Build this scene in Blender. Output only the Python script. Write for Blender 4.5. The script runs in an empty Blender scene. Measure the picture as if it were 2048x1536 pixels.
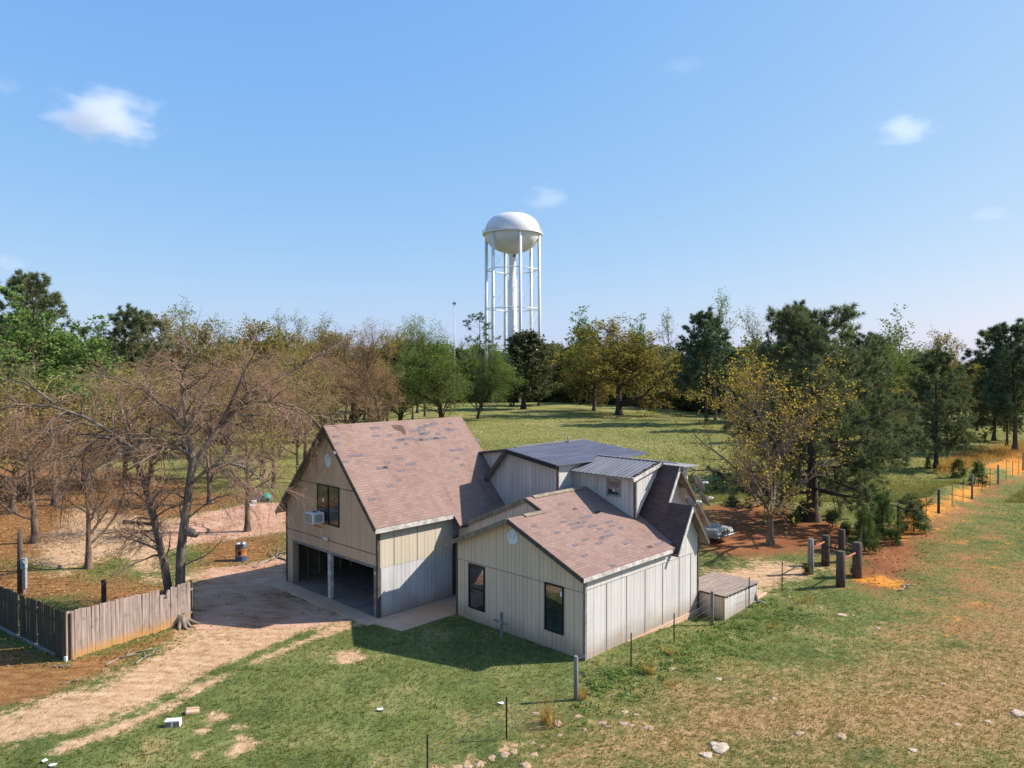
import bpy, bmesh, math, random
import numpy as np
from mathutils import Vector, Matrix
random.seed(7)
RNG = np.random.default_rng(11)
PI = math.pi
scene = bpy.context.scene
COL = scene.collection

# ---------------------------------------------------------------- camera figures
F_PX, CXP, CYP, HORIZON, CAM_H = 1450.0, 1024.0, 768.0, 735.0, 10.1
PITCH = math.atan((CYP - HORIZON) / F_PX)
cFw = np.array([0, math.cos(PITCH), -math.sin(PITCH)])
cUp = np.array([0, math.sin(PITCH), math.cos(PITCH)])
cRt = np.array([1.0, 0, 0])

def ray(x, y):
    return cFw + cRt * (x - CXP) / F_PX - cUp * (y - CYP) / F_PX

# ---------------------------------------------------------------- terrain
def bump(x, y, cx, cy, sx, sy, a=0.0):
    c, s = math.cos(a), math.sin(a)
    dx, dy = x - cx, y - cy
    p, q = dx * c + dy * s, -dx * s + dy * c
    return np.exp(-(p / sx) ** 2 - (q / sy) ** 2)

def terrain(x, y):
    x = np.asarray(x, float); y = np.asarray(y, float)
    z = 0.05 * np.sin(x * 0.31 + 1.0) * np.sin(y * 0.27) + 0.03 * np.sin(x * 0.9 + y * 0.6)
    calm = bump(x, y, -2, 29, 9, 9)
    z = z * (1 - 0.9 * calm)
    z = z - 0.26 * bump(x, y, 8.6, 29.2, 4.0, 3.5)          # the ground falls towards the low shed
    z = z + 0.8 * bump(x, y, 33.5, 56.0, 6.0, 1.5, 0.93) + 0.6 * bump(x, y, 27.0, 48.2, 2.6, 1.4, 0.93)
    z = z + 0.5 * bump(x, y, 47.0, 70.0, 7.0, 1.8, 0.93)
    z = z + 0.10 * np.sin(x * 0.05) * np.clip((y - 60) / 60, 0, 1)
    return z

def at(x, y):
    """ground point seen at a place of the 2048 x 1536 photograph"""
    d = ray(x, y); z = 0.0
    for _ in range(6):
        t = (z - CAM_H) / d[2]
        z = float(terrain(d[0] * t, d[1] * t))
    return np.array([d[0] * t, d[1] * t, z])

def at_depth(x, y, depth):
    d = ray(x, y)
    return np.array([0, 0, CAM_H]) + d * (depth / d[1])

# ---------------------------------------------------------------- object helpers
def setp(o, label=None, cat=None, group=None, kind=None):
    if label: o['label'] = label
    if cat: o['category'] = cat
    if group: o['group'] = group
    if kind: o['kind'] = kind
    return o

def empty(name, loc=(0, 0, 0), rz=0.0, label=None, cat=None, group=None, parent=None):
    o = bpy.data.objects.new(name, None)
    o.empty_display_size = 0.3
    COL.objects.link(o)
    o.location = loc; o.rotation_euler = (0, 0, rz)
    if parent: o.parent = parent
    return setp(o, label, cat, group)

def link_mesh(name, me, mats, parent=None):
    o = bpy.data.objects.new(name, me)
    if not isinstance(mats, (list, tuple)): mats = [mats]
    for m in mats: me.materials.append(m)
    COL.objects.link(o)
    if parent: o.parent = parent
    return o

def copy_tree(o, parent=None):
    c = o.copy(); COL.objects.link(c)
    if parent: c.parent = parent
    for ch in list(o.children): copy_tree(ch, c)
    return c

class MB:
    """collects shapes into one mesh"""
    def __init__(s): s.v = []; s.f = []; s.m = []; s.uv = {}; s.smooth = []
    def add(s, vs, fs, mi=0, uv=None, smooth=False):
        b = len(s.v); s.v += [tuple(map(float, p)) for p in vs]
        for f in fs:
            s.f.append([b + i for i in f]); s.m.append(mi); s.smooth.append(smooth)
            if uv: s.uv[len(s.f) - 1] = [uv(vs[i]) for i in f]
        return s
    def box(s, a, b, mi=0):
        x0, y0, z0 = a; x1, y1, z1 = b
        return s.add([(x0,y0,z0),(x1,y0,z0),(x1,y1,z0),(x0,y1,z0),(x0,y0,z1),(x1,y0,z1),(x1,y1,z1),(x0,y1,z1)],
                     [(0,3,2,1),(4,5,6,7),(0,1,5,4),(1,2,6,5),(2,3,7,6),(3,0,4,7)], mi)
    def bar(s, p, q, w, h, up=(0,0,1), mi=0):
        p = Vector(p); q = Vector(q); d = (q - p).normalized(); up = Vector(up)
        sd = d.cross(up)
        if sd.length < 1e-4: sd = d.cross(Vector((1,0,0)))
        sd.normalize(); u2 = sd.cross(d).normalized()
        vs = []
        for c in (p, q):
            for a, b in ((-1,-1),(1,-1),(1,1),(-1,1)): vs.append(c + sd * a * w / 2 + u2 * b * h / 2)
        return s.add(vs, [(0,1,2,3)[::-1],(4,5,6,7),(0,1,5,4),(1,2,6,5),(2,3,7,6),(3,0,4,7)], mi)
    def tube(s, pts, r, n=8, mi=0, caps=True, smooth=True):
        pts = [Vector(p) for p in pts]
        rs = r if isinstance(r, (list, tuple)) else [r] * len(pts)
        vs = []; fs = []
        for i, p in enumerate(pts):
            d = (pts[min(i+1, len(pts)-1)] - pts[max(i-1, 0)]).normalized()
            a = d.cross(Vector((0.31, 0.95, 0.02)))
            if a.length < 0.1: a = d.cross(Vector((1, 0, 0)))
            a.normalize(); b = d.cross(a)
            for k in range(n):
                t = 2 * PI * k / n
                vs.append(p + (a * math.cos(t) + b * math.sin(t)) * rs[i])
        for i in range(len(pts) - 1):
            for k in range(n):
                k2 = (k + 1) % n
                fs.append((i*n+k, i*n+k2, (i+1)*n+k2, (i+1)*n+k))
        s.add(vs, fs, mi, smooth=smooth)
        if caps:
            b = len(s.v) - len(vs)
            s.f.append([b + k for k in range(n)][::-1]); s.m.append(mi); s.smooth.append(False)
            e = b + (len(pts) - 1) * n
            s.f.append([e + k for k in range(n)]); s.m.append(mi); s.smooth.append(False)
        return s
    def lathe(s, prof, c=(0,0,0), n=24, mi=0, smooth=True):
        vs = []; fs = []
        for r, z in prof:
            for k in range(n):
                t = 2 * PI * k / n
                vs.append((c[0] + r * math.cos(t), c[1] + r * math.sin(t), c[2] + z))
        for i in range(len(prof) - 1):
            for k in range(n):
                k2 = (k + 1) % n
                fs.append((i*n+k, i*n+k2, (i+1)*n+k2, (i+1)*n+k))
        return s.add(vs, fs, mi, smooth=smooth)
    def prism(s, poly, off, mi=0, uv=None):
        """poly: list of 3-D points, off: extrusion vector"""
        n = len(poly); P = [Vector(p) for p in poly]; o = Vector(off)
        vs = P + [p + o for p in P]
        fs = [tuple(range(n))[::-1], tuple(range(n, 2*n))] + [(i, (i+1) % n, n + (i+1) % n, n + i) for i in range(n)]
        return s.add(vs, fs, mi, uv)
    def build(s, name, mats, parent=None, bevel=0.0):
        me = bpy.data.meshes.new(name)
        me.from_pydata(s.v, [], s.f)
        for p, mi, sm in zip(me.polygons, s.m, s.smooth): p.material_index = mi; p.use_smooth = sm
        if s.uv:
            l = me.uv_layers.new(name='UVMap')
            for fi, uvs in s.uv.items():
                for li, c in zip(me.polygons[fi].loop_indices, uvs): l.data[li].uv = c
        bm = bmesh.new(); bm.from_mesh(me); bmesh.ops.recalc_face_normals(bm, faces=bm.faces)
        if bevel: bmesh.ops.bevel(bm, geom=list(bm.edges), offset=bevel, segments=1, affect='EDGES', clamp_overlap=True)
        bm.to_mesh(me); bm.free(); me.update()
        return link_mesh(name, me, mats, parent)

def mesh_np(name, V, quads=None, tris=None, attrs=None, qm=0, tm=0, smooth_q=False):
    me = bpy.data.meshes.new(name)
    V = np.asarray(V, np.float32)
    loops = []; starts = []; n0 = 0; mats = []
    sm = []
    for Fc, k, mi, sf in ((quads, 4, qm, smooth_q), (tris, 3, tm, False)):
        if Fc is None or len(Fc) == 0: continue
        Fc = np.asarray(Fc, np.int32)
        loops.append(Fc.ravel()); starts.append(n0 + np.arange(len(Fc), dtype=np.int32) * k); n0 += Fc.size
        mats.append(np.full(len(Fc), mi, np.int32)); sm.append(np.full(len(Fc), sf, bool))
    loops = np.concatenate(loops); starts = np.concatenate(starts)
    me.vertices.add(len(V)); me.vertices.foreach_set('co', V.ravel())
    me.loops.add(len(loops)); me.loops.foreach_set('vertex_index', loops)
    me.polygons.add(len(starts)); me.polygons.foreach_set('loop_start', starts)
    me.polygons.foreach_set('material_index', np.concatenate(mats))
    me.polygons.foreach_set('use_smooth', np.concatenate(sm))
    for an, av in (attrs or {}).items():
        a = me.attributes.new(an, 'FLOAT', 'POINT'); a.data.foreach_set('value', np.asarray(av, np.float32))
    me.update(calc_edges=True); me.validate()
    return me

# ---------------------------------------------------------------- material helpers
class NT:
    def __init__(s, name):
        s.mat = bpy.data.materials.new(name); s.mat.use_nodes = True
        s.t = s.mat.node_tree; s.t.nodes.clear()
        s.out = s.t.nodes.new('ShaderNodeOutputMaterial')
    def n(s, typ, ins=None, **props):
        nd = s.t.nodes.new('ShaderNode' + typ)
        for k, v in props.items(): setattr(nd, k, v)
        for k, v in (ins or {}).items():
            sock = nd.inputs[k]
            if hasattr(v, 'is_output'): s.t.links.new(v, sock)
            else:
                if sock.type == 'RGBA' and len(v) == 3: v = (*v, 1)
                sock.default_value = v
        return nd
    def math(s, op, a, b=0.0, clamp=False):
        nd = s.t.nodes.new('ShaderNodeMath'); nd.operation = op; nd.use_clamp = clamp
        for i, v in enumerate((a, b)):
            if hasattr(v, 'is_output'): s.t.links.new(v, nd.inputs[i])
            else: nd.inputs[i].default_value = v
        return nd.outputs[0]
    def mix(s, f, a, b, mode='MIX'):
        nd = s.t.nodes.new('ShaderNodeMixRGB'); nd.blend_type = mode
        for i, v in enumerate((f, a, b)):
            if hasattr(v, 'is_output'): s.t.links.new(v, nd.inputs[i])
            else:
                if i and len(v) == 3: v = (*v, 1)
                nd.inputs[i].default_value = v
        return nd.outputs[0]
    def ramp(s, f, stops):
        nd = s.t.nodes.new('ShaderNodeValToRGB'); e = nd.color_ramp.elements
        while len(e) < len(stops): e.new(0.5)
        for el, (p, c) in zip(e, stops): el.position = p; el.color = (*c, 1) if len(c) == 3 else c
        s.t.links.new(f, nd.inputs[0]); return nd.outputs[0]
    def step(s, f, lo, hi):
        nd = s.t.nodes.new('ShaderNodeMapRange'); nd.interpolation_type = 'SMOOTHSTEP'
        s.t.links.new(f, nd.inputs[0]); nd.inputs[1].default_value = lo; nd.inputs[2].default_value = hi
        return nd.outputs[0]
    def noise(s, vec, scale, detail=4.0, rough=0.55, dist=0.0):
        return s.n('TexNoise', {'Vector': vec, 'Scale': scale, 'Detail': detail, 'Roughness': rough, 'Distortion': dist}).outputs['Fac']
    def obj(s): return s.n('TexCoord').outputs['Object']
    def mapping(s, vec, scale=(1,1,1), rot=(0,0,0), loc=(0,0,0)):
        return s.n('Mapping', {'Vector': vec, 'Scale': scale, 'Rotation': rot, 'Location': loc}).outputs[0]
    def attr(s, name): return s.n('Attribute', attribute_name=name).outputs['Fac']
    def bsdf(s, color, rough=0.8, metal=0.0, bump=None, bstr=0.3, bdist=0.02, spec=0.5):
        b = s.n('BsdfPrincipled', {'Roughness': rough, 'Metallic': metal, 'Base Color': color, 'Specular IOR Level': spec})
        if bump is not None:
            bn = s.n('Bump', {'Height': bump, 'Strength': bstr, 'Distance': bdist})
            s.t.links.new(bn.outputs[0], b.inputs['Normal'])
        s.t.links.new(b.outputs[0], s.out.inputs[0]); return b

def simple(name, c, rough=0.7, metal=0.0, var=0.25, scale=3.0, dark=None, spec=0.4, bs=0.2):
    m = NT(name); o = m.obj()
    f = m.noise(o, scale, 6)
    d = dark or tuple(x * (1 - var) for x in c)
    col = m.mix(m.step(f, 0.35, 0.7), d, c)
    m.bsdf(col, rough, metal, m.noise(o, scale * 8, 3), bs, 0.01, spec)
    return m.mat

def siding(name, axis, col, stain, stainamt=0.5, period=0.2032, base_dirt=(0.27,0.185,0.115), dirt_h=0.85):
    m = NT(name); o = m.obj()
    sp = m.n('SeparateXYZ', {0: o}); a = sp.outputs[axis]; z = sp.outputs[2]
    ph = m.math('FRACT', m.math('DIVIDE', m.math('ADD', a, 100.0), period))
    dist = m.math('ABSOLUTE', m.math('SUBTRACT', ph, 0.5))
    groove = m.step(dist, 0.06, 0.028)           # 1 inside the groove
    streak = m.noise(m.mapping(o, (7, 7, 0.35)), 1.0, 5, 0.65)
    blot = m.noise(o, 0.8, 5, 0.6)
    fine = m.noise(m.mapping(o, (30, 30, 2)), 1.0, 3)
    st = m.math('MULTIPLY', m.step(m.math('ADD', m.math('MULTIPLY', streak, 0.6), m.math('MULTIPLY', blot, 0.4)), 0.42, 0.66), stainamt)
    c = m.mix(st, col, stain)
    board = m.n('TexWhiteNoise', {'W': m.math('FLOOR', m.math('DIVIDE', m.math('ADD', a, 100.0), period))}, noise_dimensions='1D').outputs[0]
    c = m.mix(m.math('MULTIPLY', board, 0.2), c, tuple(x * 0.55 for x in stain))
    c = m.mix(m.math('MULTIPLY', fine, 0.16), c, tuple(x * 0.5 for x in stain))
    low = m.math('MULTIPLY', m.step(m.math('ADD', z, m.math('MULTIPLY', blot, -0.7)), dirt_h * 0.6, -0.45), 0.7)
    c = m.mix(low, c, base_dirt)
    c = m.mix(m.math('MULTIPLY', groove, m.math('ADD', 0.26, m.math('MULTIPLY', board, 0.36))), c, (0.10, 0.09, 0.08))
    h = m.math('ADD', m.math('SUBTRACT', 1.0, groove), m.math('MULTIPLY', fine, 0.15))
    m.bsdf(c, 0.85, 0, h, 0.55, 0.012, 0.2)
    return m.mat

def shingles(name, c1, c2, c3, patch=0.0):
    m = NT(name); uv = m.n('UVMap').outputs[0]; o = m.obj()
    w = m.n('VectorMath', {0: uv, 1: m.n('VectorMath', {0: m.n('TexNoise', {'Vector': uv, 'Scale': 1.2}).outputs['Color'], 1: (0.02, 0.02, 0)}, operation='MULTIPLY').outputs[0]}, operation='ADD').outputs[0]
    b = m.n('TexBrick', {'Vector': w, 'Color1': (0, 0, 0), 'Color2': (1, 1, 1), 'Mortar': (0.5, 0.5, 0.5), 'Scale': 1.0, 'Mortar Size': 0.007,
                         'Mortar Smooth': 0.3, 'Bias': 0.0, 'Brick Width': 0.28, 'Row Height': 0.127})
    b.offset = 0.5; b.squash = 1.0
    big = m.noise(o, 0.55, 5, 0.6); gran = m.noise(uv, 55, 2)
    t = m.math('ADD', m.math('MULTIPLY', b.outputs['Color'], 0.30), m.math('MULTIPLY', big, 0.75))
    c = m.ramp(t, [(0.2, c1), (0.5, c2), (0.85, c3)])
    c = m.mix(m.math('MULTIPLY', gran, 0.35), c, tuple(x * 0.6 for x in c2))
    # thin darker line along the lower edge of each course
    sp = m.n('SeparateXYZ', {0: w})
    ph = m.math('FRACT', m.math('DIVIDE', m.math('ADD', sp.outputs[1], 50.8), 0.127))
    edge = m.step(ph, 0.14, 0.0)
    c = m.mix(m.math('MULTIPLY', edge, 0.35), c, tuple(x * 0.35 for x in c1))
    c = m.mix(m.math('MULTIPLY', b.outputs['Fac'], 0.35), c, tuple(x * 0.4 for x in c1))
    streak = m.noise(m.mapping(uv, (2.2, 0.25, 1)), 1.0, 4)
    c = m.mix(m.math('MULTIPLY', m.step(streak, 0.52, 0.75), 0.3), c, tuple(x * 0.6 for x in c1))
    m.bsdf(c, 0.92, 0, m.math('ADD', m.math('SUBTRACT', 1.0, ph), m.math('MULTIPLY', b.outputs['Fac'], -0.6)), 0.5, 0.012, 0.15)
    return m.mat

M = {}
M['siding_front'] = siding('siding_front', 1, (0.80, 0.59, 0.40), (0.64, 0.47, 0.33), 0.55)
M['siding_gar'] = siding('siding_gar', 1, (0.66, 0.455, 0.29), (0.52, 0.36, 0.235), 0.6)
M['siding_side'] = siding('siding_side', 0, (0.60, 0.565, 0.525), (0.47, 0.435, 0.41), 0.6)
M['siding_tan'] = siding('siding_tan', 0, (0.60, 0.50, 0.37), (0.50, 0.42, 0.32), 0.5)
M['siding_grey'] = siding('siding_grey', 0, (0.60, 0.57, 0.55), (0.42, 0.385, 0.37), 0.75)
M['siding_block'] = siding('siding_block', 1, (0.64, 0.55, 0.47), (0.42, 0.36, 0.32), 0.75)
M['shingle'] = shingles('shingle', (0.205, 0.126, 0.100), (0.275, 0.176, 0.142), (0.335, 0.222, 0.182))
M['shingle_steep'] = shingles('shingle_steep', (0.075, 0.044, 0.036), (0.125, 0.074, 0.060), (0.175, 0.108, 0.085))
M['slate_patch'] = simple('slate_patch', (0.165, 0.13, 0.135), 0.9, 0, 0.3, 9)
M['felt'] = simple('felt', (0.12, 0.075, 0.055), 0.95, 0, 0.4, 6)
M['dark_trim'] = simple('dark_trim', (0.115, 0.085, 0.07), 0.85, 0, 0.45, 5)
M['soffit_wood'] = simple('soffit_wood', (0.30, 0.235, 0.16), 0.9, 0, 0.4, 4)
M['white_trim'] = simple('white_trim', (0.62, 0.56, 0.50), 0.8, 0, 0.45, 4)
M['grey_trim'] = simple('grey_trim', (0.27, 0.24, 0.22), 0.85, 0, 0.4, 5)
M['white'] = simple('white', (0.84, 0.82, 0.79), 0.55, 0, 0.2, 6)
M['black_frame'] = simple('black_frame', (0.02, 0.02, 0.022), 0.4, 0.3, 0.3, 6)
M['bronze_frame'] = simple('bronze_frame', (0.07, 0.065, 0.06), 0.5, 0.3, 0.3, 6)
M['alu_frame'] = simple('alu_frame', (0.33, 0.33, 0.33), 0.5, 0.4, 0.4, 6)
M['curtain'] = simple('curtain', (0.3, 0.22, 0.16), 0.9, 0, 0.4, 5)
M['paper'] = simple('paper', (0.75, 0.75, 0.72), 0.8, 0, 0.1, 5)
M['black'] = simple('black', (0.018, 0.018, 0.02), 0.7, 0, 0.4, 6)
M['rubber'] = simple('rubber', (0.02, 0.02, 0.02), 0.9, 0, 0.3, 8)
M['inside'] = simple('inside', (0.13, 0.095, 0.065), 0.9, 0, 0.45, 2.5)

def glass(name, c=(0.012, 0.016, 0.018), spec=0.9):
    m = NT(name); o = m.obj()
    m.bsdf(m.mix(m.step(m.noise(o, 2.0, 3), 0.4, 0.65), c, tuple(x * 2.4 for x in c)), 0.035, 0.0, m.noise(o, 1.3, 2), 0.02, 0.02, spec).inputs['IOR'].default_value = 1.9
    return m.mat
M['glass'] = glass('glass')

def corrugated(name, c, dark, rough, metal):
    m = NT(name); o = m.obj()
    n1 = m.noise(m.mapping(o, (0.5, 3, 1)), 1.0, 5); n2 = m.noise(o, 6, 4)
    col = m.mix(m.step(n1, 0.35, 0.7), dark, c)
    col = m.mix(m.math('MULTIPLY', m.step(n2, 0.58, 0.75), 0.35), col, (0.20, 0.13, 0.09))
    m.bsdf(col, rough, metal, n2, 0.08, 0.01, 0.5)
    return m.mat
M['metal_dark'] = corrugated('metal_dark', (0.165, 0.16, 0.19), (0.12, 0.115, 0.14), 0.55, 0.15)
M['metal_light'] = corrugated('metal_light', (0.155, 0.152, 0.165), (0.11, 0.108, 0.118), 0.7, 0.0)
M['galv'] = corrugated('galv', (0.20, 0.195, 0.20), (0.14, 0.135, 0.14), 0.65, 0.0)

def concrete(name, c, c2, dirt):
    m = NT(name); o = m.obj()
    a = m.noise(o, 0.9, 8, 0.65); b = m.noise(o, 14, 4); d = m.noise(o, 0.45, 5)
    col = m.mix(m.step(a, 0.35, 0.65), c2, c)
    col = m.mix(m.math('MULTIPLY', b, 0.3), col, c2)
    col = m.mix(m.math('MULTIPLY', m.step(d, 0.45, 0.68), 0.8), col, dirt)
    m.bsdf(col, 0.9, 0, b, 0.3, 0.01, 0.2); return m.mat
M['concrete'] = concrete('concrete', (0.64, 0.43, 0.29), (0.46, 0.31, 0.21), (0.52, 0.27, 0.14))
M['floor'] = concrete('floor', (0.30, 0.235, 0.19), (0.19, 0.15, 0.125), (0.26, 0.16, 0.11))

def weathered(name, c, c2, axis_scale, rust=None, rh=0.4):
    m = NT(name); o = m.obj()
    g = m.noise(m.mapping(o, axis_scale), 1.0, 6, 0.65); f = m.noise(o, 3, 4)
    col = m.mix(m.step(g, 0.32, 0.68), c2, c)
    col = m.mix(m.math('MULTIPLY', m.step(f, 0.55, 0.75), 0.5), col, tuple(x * 0.6 for x in c2))
    if rust:
        z = m.n('SeparateXYZ', {0: o}).outputs[2]
        col = m.mix(m.math('MULTIPLY', m.step(m.math('ADD', z, m.math('MULTIPLY', f, 0.4)), rh + 0.35, rh - 0.1), 0.8), col, rust)
    m.bsdf(col, 0.92, 0, g, 0.4, 0.01, 0.15); return m.mat
M['plank'] = weathered('plank', (0.40, 0.315, 0.265), (0.21, 0.155, 0.13), (16, 16, 0.8), (0.46, 0.23, 0.06), 0.34)
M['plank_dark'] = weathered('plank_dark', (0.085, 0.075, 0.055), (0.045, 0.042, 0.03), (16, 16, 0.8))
M['post_wood'] = weathered('post_wood', (0.135, 0.10, 0.078), (0.058, 0.042, 0.034), (18, 18, 1.2))
M['post_dark'] = weathered('post_dark', (0.10, 0.075, 0.06), (0.045, 0.035, 0.03), (18, 18, 1.2))
M['post_grey'] = weathered('post_grey', (0.27, 0.25, 0.235), (0.14, 0.125, 0.115), (18, 18, 1.2))
M['deck_wood'] = weathered('deck_wood', (0.34, 0.265, 0.215), (0.20, 0.155, 0.13), (1.0, 14, 14))
M['rust'] = simple('rust', (0.13, 0.06, 0.035), 0.85, 0.2, 0.5, 7)
M['red_pipe'] = simple('red_pipe', (0.42, 0.13, 0.075), 0.7, 0.1, 0.4, 6)
M['wire'] = simple('wire', (0.22, 0.2, 0.19), 0.6, 0.6, 0.3, 6)
M['tower'] = simple('tower_paint', (0.74, 0.70, 0.665), 0.5, 0, 0.1, 0.25)
M['meter'] = simple('meter', (0.42, 0.42, 0.43), 0.5, 0.3, 0.2, 8)
# ================================================================ SKY, SUN, CAMERA
SUN_DIR = np.array([0.985, 0.15, 0.0]); SUN_EL = math.radians(38.5)
world = bpy.data.worlds.new("World"); scene.world = world; world.use_nodes = True
wt = world.node_tree; wt.nodes.clear()
wo = wt.nodes.new('ShaderNodeOutputWorld'); wb = wt.nodes.new('ShaderNodeBackground')
sky = wt.nodes.new('ShaderNodeTexSky'); sky.sky_type = 'NISHITA'; sky.sun_disc = False
sky.sun_elevation = SUN_EL; sky.sun_rotation = math.atan2(SUN_DIR[0], SUN_DIR[1])
sky.air_density = 1.0; sky.dust_density = 1.0; sky.ozone_density = 3.5; sky.altitude = 100
# grade the clear-air sky: a photograph's sky is flatter from zenith to horizon than the raw model
sp_ = wt.nodes.new('ShaderNodeSeparateColor'); cb_ = wt.nodes.new('ShaderNodeCombineColor')
wt.links.new(sky.outputs[0], sp_.inputs[0])
for i_, (k_, g_) in enumerate([(0.875, 0.79), (1.50, 0.475), (3.40, 0.12)]):
    pw = wt.nodes.new('ShaderNodeMath'); pw.operation = 'POWER'; pw.inputs[1].default_value = g_
    ml = wt.nodes.new('ShaderNodeMath'); ml.operation = 'MULTIPLY'; ml.inputs[1].default_value = k_
    wt.links.new(sp_.outputs[i_], pw.inputs[0]); mx_ = wt.nodes.new('ShaderNodeMath'); mx_.operation = 'MAXIMUM'; sb_ = wt.nodes.new('ShaderNodeMath'); sb_.operation = 'SUBTRACT'; sb_.inputs[1].default_value = 3.2   # the glow round the sun is left as it is
    wt.links.new(sp_.outputs[i_], sb_.inputs[0]); wt.links.new(sb_.outputs[0], mx_.inputs[1])
    wt.links.new(pw.outputs[0], ml.inputs[0]); wt.links.new(ml.outputs[0], mx_.inputs[0]); wt.links.new(mx_.outputs[0], cb_.inputs[i_])
wt.links.new(cb_.outputs[0], wb.inputs[0])
wb.inputs[1].default_value = 0.125
wt.links.new(wb.outputs[0], wo.inputs[0])

ld = bpy.data.lights.new('sun', 'SUN'); ld.energy = 4.4; ld.angle = math.radians(0.55); ld.color = (1.0, 0.95, 0.87)
sun = bpy.data.objects.new('sun', ld); COL.objects.link(sun)
hd = SUN_DIR / np.linalg.norm(SUN_DIR)
sv = Vector((hd[0] * math.cos(SUN_EL), hd[1] * math.cos(SUN_EL), math.sin(SUN_EL)))
sun.rotation_euler = sv.to_track_quat('Z', 'Y').to_euler()

cd = bpy.data.cameras.new('camera'); cam = bpy.data.objects.new('camera', cd); COL.objects.link(cam)
cd.sensor_width = 36.0; cd.lens = F_PX / 2048 * 36.0
cam.location = (0, 0, CAM_H); cam.rotation_euler = (PI / 2 - PITCH, 0, 0)
cd.clip_start = 0.1; cd.clip_end = 6000
scene.camera = cam
scene.view_settings.view_transform = 'Standard'; scene.view_settings.look = 'None'
scene.view_settings.exposure = 0.85; scene.view_settings.gamma = 1.0
scene.cycles.max_bounces = 6; scene.cycles.volume_bounces = 2; scene.cycles.transparent_max_bounces = 8
scene.cycles.volume_step_rate = 1.0

# ================================================================ GROUND
def axis(lo, hi, nlo, nhi, fine, growth, lim_lo, lim_hi):
    a = list(np.arange(nlo, nhi + 1e-6, fine))
    s = fine; x = a[-1]
    while x < lim_hi: s *= growth; x += s; a.append(x)
    s = fine; x = a[0]; pre = []
    while x > lim_lo: s *= growth; x -= s; pre.append(x)
    return np.array(pre[::-1] + a)
gx = axis(0, 0, -34, 40, 0.24, 1.13, -1500, 1500)
gy = axis(0, 0, 13, 64, 0.24, 1.05, -60, 2500)
GX, GY = np.meshgrid(gx, gy, indexing='ij')
GZ = terrain(GX, GY)
FX, FY = GX.ravel(), GY.ravel()

def gp(poly): return np.array([at(x, y)[:2] for x, y in poly])
def sdf(poly, x, y):
    """signed distance, positive inside"""
    d = np.full(x.shape, 1e9); ins = np.zeros(x.shape, bool)
    n = len(poly)
    for i in range(n):
        ax, ay = poly[i]; bx, by = poly[(i + 1) % n]
        ex, ey = bx - ax, by - ay; L = ex * ex + ey * ey + 1e-9
        t = np.clip(((x - ax) * ex + (y - ay) * ey) / L, 0, 1)
        d = np.minimum(d, np.hypot(x - ax - t * ex, y - ay - t * ey))
        c = ((ay > y) != (by > y)) & (x < ex * (y - ay) / (ey + (1e-12 if ey == 0 else 0)) + ax)
        ins ^= c
    return np.where(ins, d, -d)
def pdist(path, x, y):
    d = np.full(x.shape, 1e9)
    for i in range(len(path) - 1):
        ax, ay = path[i]; bx, by = path[i + 1]; ex, ey = bx - ax, by - ay; L = ex * ex + ey * ey + 1e-9
        t = np.clip(((x - ax) * ex + (y - ay) * ey) / L, 0, 1)
        d = np.minimum(d, np.hypot(x - ax - t * ex, y - ay - t * ey))
    return d
def soft(s, w): return np.clip(0.5 + s / (2 * w), 0, 1)

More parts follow.
